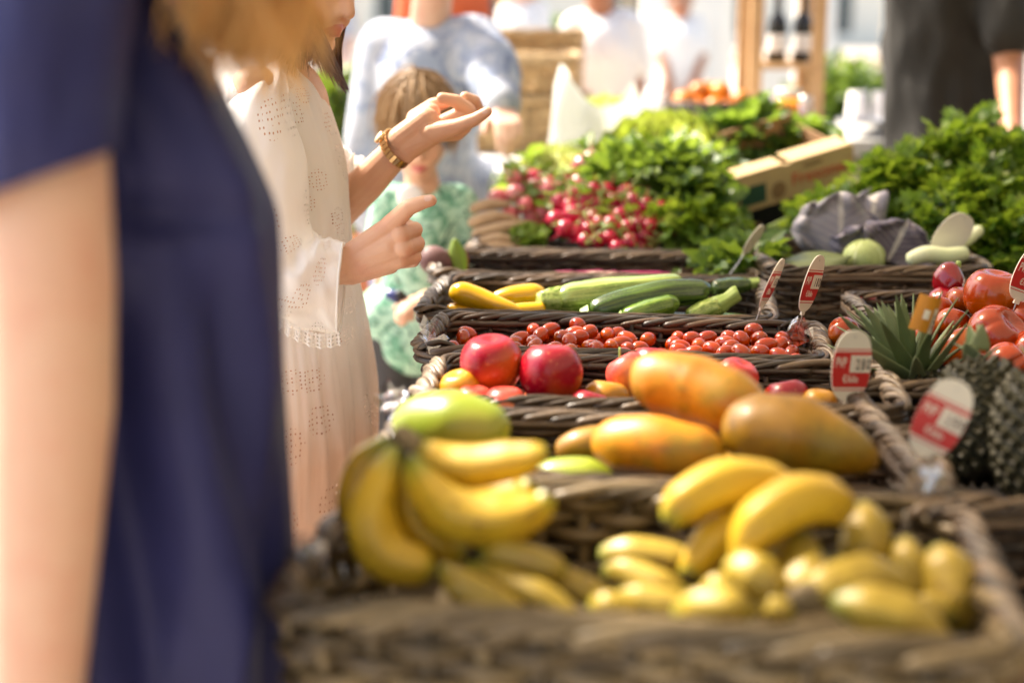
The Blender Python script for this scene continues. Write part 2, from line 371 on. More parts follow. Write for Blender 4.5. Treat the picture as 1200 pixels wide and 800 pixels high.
def zuc(name, dark, light, k=.5):
    m_, nt, N, L, b, out = nodes(name)
    u = attr(nt, 'u'); t = attr(nt, 't')
    cb = nt.nodes.new('ShaderNodeCombineXYZ')
    ang = mathn(nt, 'MULTIPLY', u, 2 * math.pi)
    L.new(mathn(nt, 'MULTIPLY', mathn(nt, 'COSINE', ang), 2.2), cb.inputs[0]); L.new(mathn(nt, 'MULTIPLY', mathn(nt, 'SINE', ang), 2.2), cb.inputs[1]); L.new(mathn(nt, 'MULTIPLY', t, 1.6), cb.inputs[2])
    n = nt.nodes.new('ShaderNodeTexNoise'); n.inputs['Scale'].default_value = 2.4; n.inputs['Detail'].default_value = 5; L.new(cb.outputs[0], n.inputs[0])
    f = ramp(nt, n.outputs['Fac'], [(k - .10, dark), (k + .10, light)])
    s_ = ramp(nt, noise(nt, 260, 2), [(.60, (0, 0, 0)), (.66, (1, 1, 1))])
    cc = mixc(nt, mathn(nt, 'MULTIPLY', s_, .4), f, tuple(min(1, x * 1.5) for x in light))
    finish(nt, L, b, out, cc, .25, noise(nt, 30, 3), bdist=.001, bstr=.4, coat=.25)
    return m_
m['zuc_light'] = zuc('striped courgette skin', (.10, .18, .02), (.36, .45, .12), .46)
m['zuc_dark'] = zuc('dark courgette skin', (.020, .050, .010), (.07, .13, .015), .52)
m['zuc_mid'] = zuc('green courgette skin', (.05, .11, .010), (.15, .24, .025), .5)

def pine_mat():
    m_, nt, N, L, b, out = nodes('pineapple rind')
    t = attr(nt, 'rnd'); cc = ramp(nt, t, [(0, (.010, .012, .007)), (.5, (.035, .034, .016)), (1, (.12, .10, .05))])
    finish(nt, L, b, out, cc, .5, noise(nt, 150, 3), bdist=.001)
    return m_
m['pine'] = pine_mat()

# white broderie cotton: real eyelet holes cut through the cloth (transparent where the pattern has a hole)
def eyelet():
    m_, nt, N, L, b, out = nodes('white eyelet cotton')
    u = attr(nt, 'u'); t = attr(nt, 't')   # metres along both ways are stored here
    def combine(x, y):
        c = nt.nodes.new('ShaderNodeCombineXYZ'); L.new(x, c.inputs[0]); L.new(y, c.inputs[1]); return c.outputs[0]
    uv = combine(u, t)
    dots = nt.nodes.new('ShaderNodeTexVoronoi'); dots.inputs['Scale'].default_value = 130; dots.inputs['Randomness'].default_value = .25; dots.voronoi_dimensions = '2D'
    L.new(uv, dots.inputs['Vector'])
    big = nt.nodes.new('ShaderNodeTexVoronoi'); big.inputs['Scale'].default_value = 11; big.inputs['Randomness'].default_value = .95; big.voronoi_dimensions = '2D'
    L.new(uv, big.inputs['Vector'])
    ringm = mathn(nt, 'LESS_THAN', big.outputs['Distance'], .27)
    ring2 = mathn(nt, 'GREATER_THAN', mathn(nt, 'ABSOLUTE', mathn(nt, 'SUBTRACT', big.outputs['Distance'], .13)), .028)
    mask = mathn(nt, 'MULTIPLY', ringm, ring2)
    hole = mathn(nt, 'MULTIPLY', mathn(nt, 'LESS_THAN', dots.outputs['Distance'], .19), mask)
    rim_ = mathn(nt, 'MULTIPLY', mathn(nt, 'LESS_THAN', dots.outputs['Distance'], .42), mask)
    cc = mixc(nt, noise(nt, 12, 3), (.95, .94, .93), (.92, .91, .89))
    h = mathn(nt, 'ADD', mathn(nt, 'MULTIPLY', rim_, .8), mathn(nt, 'MULTIPLY', noise(nt, 60, 5, .6, stretch=(1, 1, .35)), 1.2))
    finish(nt, L, b, out, cc, .85, h, bdist=.0016, bstr=.7, trans=.30, transcol=(.95, .91, .86), sheen=.2)
    surf = out.inputs[0].links[0].from_socket
    tr = nt.nodes.new('ShaderNodeBsdfTransparent'); mx = nt.nodes.new('ShaderNodeMixShader')
    L.new(hole, mx.inputs[0]); L.new(surf, mx.inputs[1]); L.new(tr.outputs[0], mx.inputs[2]); L.new(mx.outputs[0], out.inputs[0])
    return m_
m['eyelet'] = eyelet()
def lace():
    m_, nt, N, L, b, out = nodes('white lace')
    cb = nt.nodes.new('ShaderNodeCombineXYZ'); L.new(attr(nt, 'u'), cb.inputs[0]); L.new(attr(nt, 't'), cb.inputs[1])
    v = nt.nodes.new('ShaderNodeTexVoronoi'); v.voronoi_dimensions = '2D'; v.inputs['Scale'].default_value = 150; v.inputs['Randomness'].default_value = .1; L.new(cb.outputs[0], v.inputs['Vector'])
    finish(nt, L, b, out, (.86, .82, .77), .85, trans=.3)
    surf = out.inputs[0].links[0].from_socket
    tr = nt.nodes.new('ShaderNodeBsdfTransparent'); mx = nt.nodes.new('ShaderNodeMixShader')
    L.new(mathn(nt, 'LESS_THAN', v.outputs['Distance'], .30), mx.inputs[0]); L.new(surf, mx.inputs[1]); L.new(tr.outputs[0], mx.inputs[2]); L.new(mx.outputs[0], out.inputs[0])
    return m_
m['lace'] = lace()
def print_cloth(name, base, spots, spots2=None, sc_=28):
    m_, nt, N, L, b, out = nodes(name)
    f = ramp(nt, noise(nt, sc_, 3, .6, dist=1.), [(.50, (0, 0, 0)), (.58, (1, 1, 1))])
    g = ramp(nt, noise(nt, sc_ * .7, 3, .6, dist=2., stretch=(1.3, .8, 1.1)), [(.56, (0, 0, 0)), (.64, (1, 1, 1))])
    cc = mixc(nt, f, base, spots); cc = mixc(nt, g, cc, spots2 or spots)
    finish(nt, L, b, out, cc, .85, noise(nt, 400, 2), bdist=.0005)
    return m_
m['mint'] = print_cloth('mint print cotton', (.42, .66, .52), (.16, .38, .26), (.05, .16, .11), 30)
m['blueprint'] = print_cloth('pale blue print cotton', (.42, .45, .52), (.28, .33, .44), (.16, .20, .32), 12)

def film():
    m_, nt, N, L, b, out = nodes('clear crumpled film')
    gl = nt.nodes.new('ShaderNodeBsdfGlossy'); gl.inputs['Roughness'].default_value = .12; gl.inputs[0].default_value = (.8, .8, .85, 1)
    tr = nt.nodes.new('ShaderNodeBsdfTransparent'); mx = nt.nodes.new('ShaderNodeMixShader'); mx.inputs[0].default_value = .42
    L.new(tr.outputs[0], mx.inputs[1]); L.new(gl.outputs[0], mx.inputs[2]); L.new(mx.outputs[0], out.inputs[0])
    return m_
m['film'] = film()
def bagm():
    m_, nt, N, L, b, out = nodes('white bag plastic')
    finish(nt, L, b, out, (.85, .85, .83), .3, noise(nt, 18, 4), bdist=.004, bstr=.5, trans=.4, transcol=(.9, .92, .88)); return m_
m['bag'] = bagm()
def glassm(name, c):
    m_, nt, N, L, b, out = nodes(name)
    b.inputs['Base Color'].default_value = (*c, 1); b.inputs['Transmission Weight'].default_value = .8; b.inputs['Roughness'].default_value = .05
    return m_
m['honey'] = glassm('amber honey', (.75, .28, .03)); m['bottle'] = M('dark bottle glass', (.012, .012, .012), None, .08)
m['ceramic_dark'] = M('dark bowl', (.045, .04, .035), (.07, .06, .05), .4)
m['block_canvas'] = M('dark green canvas', (.05, .06, .04), (.04, .05, .03), .9)
m['wick_front'] = twig_mat('weathered willow', (.028, .019, .008), (.088, .060, .027), (.24, .175, .085))
# ================= world, sun, camera =================
SUN_EL, SUN_AZ = R(49), R(-54)      # sun stands behind the scene, to the left of the view
sun_dir = Vector((math.sin(SUN_AZ) * math.cos(SUN_EL), math.cos(SUN_AZ) * math.cos(SUN_EL), math.sin(SUN_EL)))
w = bpy.data.worlds.new("World"); sc.world = w; w.use_nodes = True
wn = w.node_tree; bg = wn.nodes['Background']; sky = wn.nodes.new('ShaderNodeTexSky'); sky.sky_type = 'NISHITA'; sky.sun_disc = False
sky.sun_elevation = SUN_EL; sky.sun_rotation = SUN_AZ; sky.air_density = 1; sky.dust_density = 3; sky.ozone_density = .6
wb = wn.nodes.new('ShaderNodeMix'); wb.data_type = 'RGBA'; wb.blend_type = 'MULTIPLY'; wb.inputs[0].default_value = 1; wb.inputs[7].default_value = (1.03, .96, .86, 1)
wn.links.new(sky.outputs[0], wb.inputs[6]); wn.links.new(wb.outputs[2], bg.inputs[0]); bg.inputs[1].default_value = .14
sl = bpy.data.lights.new('sun', 'SUN'); sl.energy = 4.2; sl.angle = R(4); sl.color = (1, .90, .76)
so = bpy.data.objects.new('sun', sl); col.objects.link(so); so.rotation_euler = sun_dir.to_track_quat('Z', 'Y').to_euler()
cd = bpy.data.cameras.new('camera'); cam = bpy.data.objects.new('camera', cd); col.objects.link(cam); sc.camera = cam
cam.location = (0, 0, CAMZ); cam.rotation_euler = (R(90) - PITCH, 0, 0); cd.sensor_width = 36; cd.lens = 50.0; cd.clip_end = 500; cd.clip_start = .02
cd.dof.use_dof = True; cd.dof.focus_distance = 2.12; cd.dof.aperture_fstop = 1.65; cd.dof.aperture_blades = 0
sc.view_settings.view_transform = 'Standard'; sc.view_settings.look = 'None'; sc.view_settings.gamma = 1; sc.view_settings.exposure = EXPO
sc.cycles.max_bounces = 8; sc.cycles.transparent_max_bounces = 12; sc.cycles.caustics_reflective = False; sc.cycles.caustics_refractive = False
sc.cycles.use_denoising = True; sc.cycles.sample_clamp_indirect = 6

def PZ(px, py, z):
    d = ray(px, py); return d * ((z - CAMZ) / d[2]) + np.array([0, 0, CAMZ])

# ================= ground =================
def ground():
    b = MB(); b.add(A((-150, -60, 0), (150, -60, 0), (150, 200, 0), (-150, 200, 0)), [(0, 1, 2, 3)])
    m_, nt, N, L, bs, out = nodes('pale paving')
    br = nt.nodes.new('ShaderNodeTexBrick'); tc = nt.nodes.new('ShaderNodeTexCoord'); L.new(tc.outputs['Object'], br.inputs[0])
    br.inputs['Scale'].default_value = 1.2; br.inputs['Color1'].default_value = (.46, .42, .36, 1); br.inputs['Color2'].default_value = (.40, .36, .31, 1); br.inputs['Mortar'].default_value = (.3, .28, .25, 1); br.inputs['Mortar Size'].default_value = .01
    cc = mixc(nt, mathn(nt, 'MULTIPLY', noise(nt, 3, 6), .5), br.outputs[0], (.40, .36, .31))
    finish(nt, L, bs, out, cc, .8, noise(nt, 80, 4), bdist=.002)
    tag(b.build('ground', m_, smooth=False), kind='structure')
ground()

# ================= unseen awning over the near part of the stall, shaped to filter the sun =================
def awning():
    root = empty('stall_awning', (0, 0, 0)); tag(root, 'unseen cream fabric awning on wooden posts above the produce stall, shaped to filter sunlight', 'awning')
    m_, nt, N, L, b, out = nodes('awning cloth')
    finish(nt, L, b, out, (.30, .25, .17), .9, trans=.5, transcol=(.45, .37, .24))
    surf = out.inputs[0].links[0].from_socket; tr = nt.nodes.new('ShaderNodeBsdfTransparent'); tr.inputs[0].default_value = (1, .90, .74, 1); mx = nt.nodes.new('ShaderNodeMixShader')   # clear share of the cloth, set to let some sun through
    mx.inputs[0].default_value = AWN_CLEAR; L.new(surf, mx.inputs[1]); L.new(tr.outputs[0], mx.inputs[2]); L.new(mx.outputs[0], out.inputs[0])
    x0, x1, y0, y1 = -.62, 3.4, -3.2, AWN_Y
    X, Y = np.meshgrid(np.linspace(x0, x1, 40), np.linspace(y0, y1, 40), indexing='ij')
    Z = 2.25 + .10 * np.sin((X - x0) / (x1 - x0) * np.pi) ** 2 - .04 * np.abs(np.sin(X * 3.1)) + .02 * np.sin(Y * 3)
    g = MB(); g.grid(np.stack([X, Y, Z], -1)); g.build('awning_cloth', m_, root)
    for nm, (xa, ya), (xb, yb) in (('back_light_block', (.4, y0), (x1, y0)), ('side_light_block', (x1, y0), (x1, y1))):  # added dark canvas sheets, out of view, that cut the ambient light
        k = np.linspace(0, 1, 120); X2 = xa + (xb - xa) * k; Y2 = ya + (yb - ya) * k; wv = .04 * np.sin(k * 130)
        G = np.stack([np.stack([X2 + (wv if ya != yb else 0), Y2 + (wv if ya == yb else 0), np.full(120, z)], -1) for z in (.02, 1.2, 2.26)]); g = MB(); g.grid(G); g.build(nm, m['block_canvas'], root)
    for (x, y) in ((x0, y0), (x1, y0), (x0, y1), (x1, y1)):
        p = MB(); p.tube(A((x, y, 0), (x, y, 2.26)), .035, 10); p.build('post', m['wood'], root)
awning()

# ================= tables =================
def table(label, x0, x1, y0, y1, z, mt, thick=.035, leg=.05):
    root = empty('trestle_table', ((x0 + x1) / 2, (y0 + y1) / 2, 0)); tag(root, label, 'table')
    O = A((x0 + x1) / 2, (y0 + y1) / 2, 0)
    n = max(3, int((y1 - y0) / .14)); ys = np.linspace(y0, y1, n + 1); t = MB()
    for a_, b_ in zip(ys[:-1], ys[1:]): t.box((x0, a_ + .002, z - thick), (x1, b_ - .002, z), r=rng.random())
    t.build('table_top', mt, root, O, smooth=False)
    for x in (x0 + .08, x1 - .08 - leg):
        for y in (y0 + .08, y1 - .08 - leg):
            l = MB(); l.box((x, y, 0), (x + leg, y + leg, z - thick - .001)); l.build('leg', mt, root, O, smooth=False)
    for ya in (y0 + .03, y1 - .055):
        f = MB(); f.box((x0 + .06, ya, z - thick - .09), (x1 - .06, ya + .025, z - thick - .002)); f.build('apron', mt, root, O, smooth=False)
    return root
table('dark wooden trestle table carrying the long rows of wicker baskets', -.12, 1.45, 1.03, 2.86, .83, m['table'])
table('wooden trestle table under the radishes and leafy bunches', -.02, 1.75, 2.88, 3.9, .83, m['table'])

# ================= wicker baskets =================
def rrect(w_, d_, r, step):
    """rounded rectangle starting at the middle of the front, going counter-clockwise"""
    pts = []; hw, hd = w_ / 2 - r, d_ / 2 - r
    segs = [((0, -d_ / 2), (hw, -d_ / 2)), ('c', (hw, -hd), -90), ((w_ / 2, -hd), (w_ / 2, hd)), ('c', (hw, hd), 0), ((hw, d_ / 2), (-hw, d_ / 2)), ('c', (-hw, hd), 90), ((-w_ / 2, hd), (-w_ / 2, -hd)), ('c', (-hw, -hd), 180), ((-hw, -d_ / 2), (0, -d_ / 2))]
    for s_ in segs:
        if s_[0] == 'c':
            a = np.radians(s_[2] + np.linspace(0, 90, 8)[1:-1]); pts += list(zip(s_[1][0] + r * np.cos(a), s_[1][1] + r * np.sin(a)))
        else:
            L_ = math.dist(*s_); n = max(2, int(L_ / step)); t = np.linspace(0, 1, n)[:, None]; pts += list(map(tuple, A(*[s_[0]]) * (1 - t) + A(*[s_[1]]) * t))
    p = np.array(pts); keep = np.r_[True, np.linalg.norm(np.diff(p, axis=0), axis=1) > 1e-5]; p = p[keep]
    s = np.r_[0, np.cumsum(np.linalg.norm(np.diff(p, axis=0), axis=1))]
    return p, s
def basket(label, FL, FR, depth, h=.115, z=.95, mw='wick_dark', mr='wick_mid', ml='wick_mid', floor=.03, thick=.0046, group='wicker baskets set out in rows on the stall', wrap=None, big_loops=True):
    a = PZ(*FL, z); b_ = PZ(*FR, z); wv = b_ - a; W = float(np.linalg.norm(wv)); rot = math.atan2(wv[1], wv[0])
    nrm = A(-math.sin(rot), math.cos(rot), 0); c = (a + b_) / 2 + nrm * depth / 2
    return basket_at(label, c, W, depth, rot, h, z, mw, mr, ml, floor, thick, group, big_loops)
def basket_at(label, c, W, D, rot, h, z, mw='wick_dark', mr='wick_mid', ml='wick_mid', floor=.03, thick=.0046, group='wicker baskets set out in rows on the stall', big_loops=True):
    bold = thick > .0075 and D > .32
    root = empty('wicker_basket', (c[0], c[1], z - h)); root.rotation_euler.z = rot
    tag(root, label, 'basket', group)
    p, s = rrect(W, D, .035, .01); Ls = s[-1]
    def at(ss):
        ss = np.mod(ss, Ls); x = np.interp(ss, s, p[:, 0]); y = np.interp(ss, s, p[:, 1])
        e = .004; x2 = np.interp(np.mod(ss + e, Ls), s, p[:, 0]); y2 = np.interp(np.mod(ss + e, Ls), s, p[:, 1])
        tx, ty = x2 - x, y2 - y; l = np.hypot(tx, ty) + 1e-9
        return x, y, ty / l, -tx / l
    def line(ss, off, zz):
        x, y, nx, ny = at(ss); k = 1 - .06 * (1 - np.clip(zz / h, 0, 1))
        return np.stack([x * k + nx * off, y * k + ny * off, zz], -1)
    weave = MB(); sps = .046; rows = int((h - .012) / (thick * 1.75)); r_ = np.random.default_rng(int(abs(W * D * 1e5)) + 3)
    for j in range(rows):
        zz = .006 + j * (h - .016) / max(1, rows - 1); s0 = r_.random() * .2; end = s0 + Ls
        while s0 < end:
            ln = r_.uniform(.12, .26); n = max(4, int(ln / .011)); ss = np.linspace(s0, s0 + ln + .02, n)
            off = thick * 1.15 * np.cos(np.pi * ss / sps + np.pi * j) + .001 * r_.normal()
            tl = np.linspace(-1, 1, n) * r_.uniform(-.003, .003) + .0008 * np.sin(ss * 60 + j)
            rad = thick * r_.uniform(.8, 1.15) * (1 - .45 * np.exp(-((np.arange(n)) / 1.2) ** 2) - .45 * np.exp(-((n - 1 - np.arange(n)) / 1.2) ** 2))
            weave.tube(line(ss, off, zz + tl), rad, 6, r=r_.random(), ref=A(0, 0, 1))
            s0 += ln
    weave.build('weave', m[mw], root)
    st = MB(); n = int(Ls / sps)
    for i in range(n):
        ss = np.full(4, i * sps); st.tube(line(ss, np.zeros(4), np.linspace(.004, h, 4)), thick * .9, 6, r=r_.random(), ref=A(1, .3, 0))
    st.build('stake', m[mw], root)
    rim = MB(); rim2 = MB(); loops = [MB(), MB()]
    # twisted border: long sides get long slanting rods, short sides stubby loops
    cum = 0.; k = 0
    while cum < Ls:
        x, y, nx, ny = at(np.array([cum])); short = abs(nx[0]) > .6
        adv = .05 if short else (.15 if bold else .12)
        rho = (.0105 if short else (.013 if bold else .0088)); n = 12 if short else 16; u = np.linspace(0, 1, n)
        ss = cum + adv * u
        off = rho * np.cos(np.pi * u) + .0015 * r_.normal(); zz = h - .004 + rho * .95 * np.sin(np.pi * u) + (.004 if short else .0) * r_.random()
        rad = thick * (.78 if bold else 1.0) * r_.uniform(.65, 1.25) * np.ones(n); rad[0] *= .6; rad[-1] *= .6
        (loops[int(nx[0] > 0)] if short and big_loops else (rim2 if bold and ny[0] > 0 else rim)).tube(line(ss, off, zz), rad, 7, r=r_.random(), ref=A(nx[0], ny[0], .2))
        cum += (.016 if bold else .0128) if short else (.034 if bold else .033); k += 1
    for j in range(0 if bold else 3):      # rods laid along under the border
        s0 = r_.random()
        while s0 < Ls + .3:
            ln = r_.uniform(.2, .4); n_ = int(ln / .012); ss = np.linspace(s0, s0 + ln, n_)
            rim.tube(line(ss, (.008, -.008, .0095)[j] + .001 * np.sin(ss * 30), np.full(n_, h - .008 - (.0, .0, .009)[j]) + .0015 * np.sin(ss * 22 + j)), thick * 1.15, 7, r=r_.random(), ref=A(0, 0, 1)); s0 += ln - .01
    rim.build('rim', m[mr], root)
    if rim2.n: rim2.build('rim', m[mr], root)
    for l_ in loops:
        if l_.n: l_.build('rim_braid', m[ml], root)
    fl = MB(); G = np.zeros((2, 0, 3))
    q = p * .93; nq = len(q)
    v = np.vstack([np.c_[q, np.full(nq, floor)], np.c_[q, np.full(nq, .002)], [[0, 0, floor]], [[0, 0, .002]]]); i = np.arange(nq); nx_ = (i + 1) % nq
    fl.add(v, np.stack([i + nq, nx_ + nq, nx_, i], 1), np.vstack([np.stack([i, nx_, np.full(nq, 2 * nq)], 1), np.stack([nx_ + nq, i + nq, np.full(nq, 2 * nq + 1)], 1)]), r=.1)
    fl.build('base', m[mw], root, smooth=False)
    return root
B1 = basket('nearest wicker basket, full of bananas, blurred tan rim along the bottom of the photo', (318, 712), (1200, 774), .33, mw='wick_front', mr='wick_front', ml='wick_mid', thick=.0078)
B2 = basket('brown wicker basket of large papayas and mangoes, behind the bananas', (425, 548), (1110, 588), .235)
B3 = basket('wicker basket of crimson apples, between the papayas and the plum tomatoes', (490, 467), (1060, 482), .225, ml='wick_pale')
B4 = basket('long dark wicker basket with the small plum tomatoes', (488, 408), (968, 424), .235, mr='wick_dark', ml='wick_mid')
B5 = basket('dark wicker basket of courgettes and yellow squash', (490, 366), (905, 376), .325, mr='wick_dark')
B6 = basket('wicker basket of magenta chard stems, between the courgettes and the radishes', (505, 321), (885, 327), .25)
B7 = basket('wicker basket heaped with bunches of radishes', (550, 293), (900, 299), .42)
B8 = basket('low wicker basket that holds the pineapples', (1112, 590), (1420, 590), .46, h=.10, floor=.01)
B9 = basket('brown wicker basket under the red cabbage', (905, 316), (1160, 316), .36, z=.975, h=.14, mr='wick_mid', mw='wick_mid')
B10 = basket('wicker basket of dark red peppers behind the big tomatoes', (1020, 372), (1330, 372), .19)
def crate(x0, y0, x1, y1, z0, z1, label):
    root = empty('plastic_crate', (0, 0, 0))
    root.location = ((x0 + x1) / 2, (y0 + y1) / 2, z0); O = A((x0 + x1) / 2, (y0 + y1) / 2, z0)
    tag(root, label, 'crate')
    b = MB(); t = .006
    b.box((x0, y0, z0), (x1, y1, z0 + .005))
    for (a, c_) in (((x0, y0), (x1, y0 + t)), ((x0, y1 - t), (x1, y1)), ((x0, y0 + t), (x0 + t, y1 - t)), ((x1 - t, y0 + t), (x1, y1 - t))): b.box((*a, z0 + .0055), (*c_, z1 - .0122))
    b.build('crate_body', m['black_plastic'], root, O, smooth=False)
    r_ = MB(); e = .006
    for (a, c_) in (((x0 - e, y0 - e), (x1 + e, y0 + 2 * t)), ((x0 - e, y1 - 2 * t), (x1 + e, y1 + e)), ((x0 - e, y0 + 2 * t + .0005), (x0 + 2 * t, y1 - 2 * t - .0005)), ((x1 - 2 * t, y0 + 2 * t + .0005), (x1 + e, y1 - 2 * t - .0005))): r_.box((*a, z1 - .012), (*c_, z1))
    r_.build('lip', m['black_plastic'], root, O, smooth=False)
c_ = PZ(1108, 443, .95); crate(c_[0], c_[1], c_[0] + .52, c_[1] + .38, .832, .945, 'black plastic crate filled with large ribbed tomatoes')
crate(.47, 3.06, .98, 3.72, .832, .965, 'shallow dark crate under the cardboard box and the parsley')

# ================= far setting =================
def P2(px, py, Y): return P(px, py, Y)
def facade():
    root = empty('market_hall', (0, 70, 0)); tag(root, 'pale rendered building with tall window openings far behind the market', 'building')
    w_ = MB(); x0, x1, y = -45, 45, 70.
    ops = [(x, x + 2.2) for x in np.arange(-43, 43, 5.2)]; xs = x0
    for a, b_ in ops:
        w_.box((xs, y, 0), (a, y + .4, 6.5)); xs = b_
    w_.box((xs, y, 0), (x1, y + .4, 6.5))
    for a, b_ in ops: w_.box((a, y, 3.2), (b_, y + .4, 6.5)); w_.box((a, y, 0), (b_, y + .4, .6))
    w_.build('wall', M('render', (.84, .80, .70), (.78, .73, .63), .9, nscale=1), root, A(0, 70, 0), smooth=False)
    gm = M('window glass', (.10, .12, .12), None, .1)
    for a, b_ in ops:
        f = MB(); f.box((a, y + .1, .6), (b_, y + .14, 3.2)); f.build('window', gm, root, A(0, 70, 0), smooth=False)
        g = MB(); mx = (a + b_) / 2
        for bx in ((a, a + .07), (mx - .035, mx + .035), (b_ - .07, b_)): g.box((bx[0], y + .05, .6), (bx[1], y + .09, 3.2))
        g.build('window_frame', m['white_paint'], root, A(0, 70, 0), smooth=False)
    c = MB(); c.box((x0 - .3, y - .35, 6.5), (x1 + .3, y + .8, 6.8)); c.build('cornice', m['white_paint'], root, A(0, 70, 0), smooth=False)
facade()
def leafcloud(b, c, rad, n, size, r_):
    d = r_.normal(size=(n, 3)); d /= np.linalg.norm(d, axis=1)[:, None]
    k = r_.random(n) ** .4
    p = c + d * rad * k[:, None]; p = p + vnoise(p * 1.1 + 9)[:, None] * .3 * np.mean(rad)
    u = r_.normal(size=(n, 3)); u /= np.linalg.norm(u, axis=1)[:, None]; v = np.cross(u, r_.normal(size=(n, 3))); v /= np.linalg.norm(v, axis=1)[:, None]
    s_ = size * r_.uniform(.6, 1.3, n)[:, None]
    V = np.stack([p - u * s_, p + v * s_ * .5, p + u * s_, p - v * s_ * .5], 1).reshape(-1, 3)
    b.add(V, np.arange(4 * n).reshape(n, 4), r=np.repeat(r_.random(n), 4))
def tree(x, y, h, cr, label, tr=.16, n=5000):
    root = empty('broadleaf_tree', (x, y, 0)); tag(root, label, 'tree', 'trees behind the market'); r_ = np.random.default_rng(int(abs(x * 100 + y * 7)))
    t = MB(); t.tube(crom(A((0, 0, 0), (.05, 0, h * .3), (-.05, .05, h * .6), (0, 0, h * .85)), 14), np.linspace(tr, tr * .35, 14), 10)
    for k in range(6):
        a = r_.uniform(0, 6.28); z0 = h * r_.uniform(.35, .6); t.tube(crom(A((0, 0, z0), (math.cos(a) * cr * .4, math.sin(a) * cr * .4, z0 + .5), (math.cos(a) * cr * .8, math.sin(a) * cr * .8, z0 + 1.2)), 8), np.linspace(tr * .4, .03, 8), 6)
    t.build('trunk', M('bark', (.42, .36, .27), (.28, .23, .17), .9, nscale=5, stretch=(3, 3, 1)), root)
    b = MB()
    for k in range(9):
        a = r_.uniform(0, 6.28); q = r_.uniform(0, .65) * cr
        leafcloud(b, A(math.cos(a) * q, math.sin(a) * q, h * r_.uniform(.6, .95)), A(cr * .5, cr * .5, cr * .4), n // 9, .11, r_)
    b.build('crown', m['treeleaf'], root)
tree(-3.2, 17, 6.5, 2.6, 'pale barked tree behind the white awnings, left of the rest')
tree(1.25, 15.5, 6., 2.2, 'slender tree rising behind the fruit bowl')
tree(4.3, 16.5, 6.5, 2.6, 'slender tree beyond the wooden shelf')
tree(6.6, 19, 7, 3., 'tree beyond the man in the grey shirt')
# pale posts of the market roof far behind
for i, (px, wd) in enumerate(((775, .11), (832, .13), (868, .06), (1000, .12))):
    x = P(px, 60, 9.)[0]; b = MB(); b.box((x - wd, 9, 0), (x + wd, 9 + 2 * wd, 3.2)); o = b.build('market_post', m['white_paint'], smooth=False)
    o.location = (0, .35 * i, 0)
    tag(o, ['white square post behind the big white shopper', 'white square post behind the oranges', 'thin white post beside the wooden shelf', 'white square post between the wooden shelf and the grey shirt'][i], 'post', 'white posts behind the stalls')
    for v in o.data.vertices: v.co.x -= 0
def planter(px, Y, ztop, r_c, label, pot):
    c = P(px, 100, Y); root = empty('potted_plant', (c[0], Y, 0)); tag(root, label, 'plant', 'potted plants behind the stalls'); q = np.random.default_rng(int(px))
    b = MB(); b.revolve([(.01, .01), (.14, .01), (.2, .42), (.215, .43), (.215, .48), (.19, .48), (.18, .44), (.01, .43)], 24); b.build('pot', pot, root)
    st = MB()
    for k in range(9):
        a = q.uniform(0, 6.28); st.tube(crom(A((0, 0, .43), (math.cos(a) * .05, math.sin(a) * .05, ztop * .6), (math.cos(a) * r_c * .7, math.sin(a) * r_c * .7, ztop * .9)), 8), .008, 5)
    st.build('stem', m['stem_green'], root)
    g = MB(); leafcloud(g, A(0, 0, ztop - r_c), A(r_c, r_c, r_c), 900, .05, q); g.build('foliage', m['treeleaf'], root)
terr = M('terracotta', (.55, .20, .10), (.48, .17, .08), .8)
planter(403, 6.0, 1.22, .17, 'green plant in a terracotta pot behind the woman in white', terr)
planter(985, 6.3, 1.26, .26, 'bright green bushy plant in a pot beyond the wooden shelf', m['white_paint'])
planter(655, 9.5, 1.42, .22, 'green plant beside the large white shopper', m['white_paint'])

# far stalls: a table with stacked woven hampers
table('pale cloth topped table with woven hampers on it', -.28, .52, 4.5, 5.6, .985, m['white_paint'])
def hamper(x, y, z, w_, d_, h_, label):
    return basket_at(label, A(x, y, 0), w_, d_, 0, h_, z + h_, 'wick_tan', 'wick_tan', 'wick_tan', floor=.02, thick=.008, group='tan woven hampers stacked on the far table', big_loops=False)
hamper(.035, 4.85, .987, .44, .36, .17, 'tan woven hamper at the bottom of the far stack')
hamper(.035, 4.86, 1.16, .36, .32, .13, 'tan woven hamper on top of the far stack')
hamper(.0, 5.32, .987, .50, .3, .38, 'tall tan hamper standing behind the stack of two')
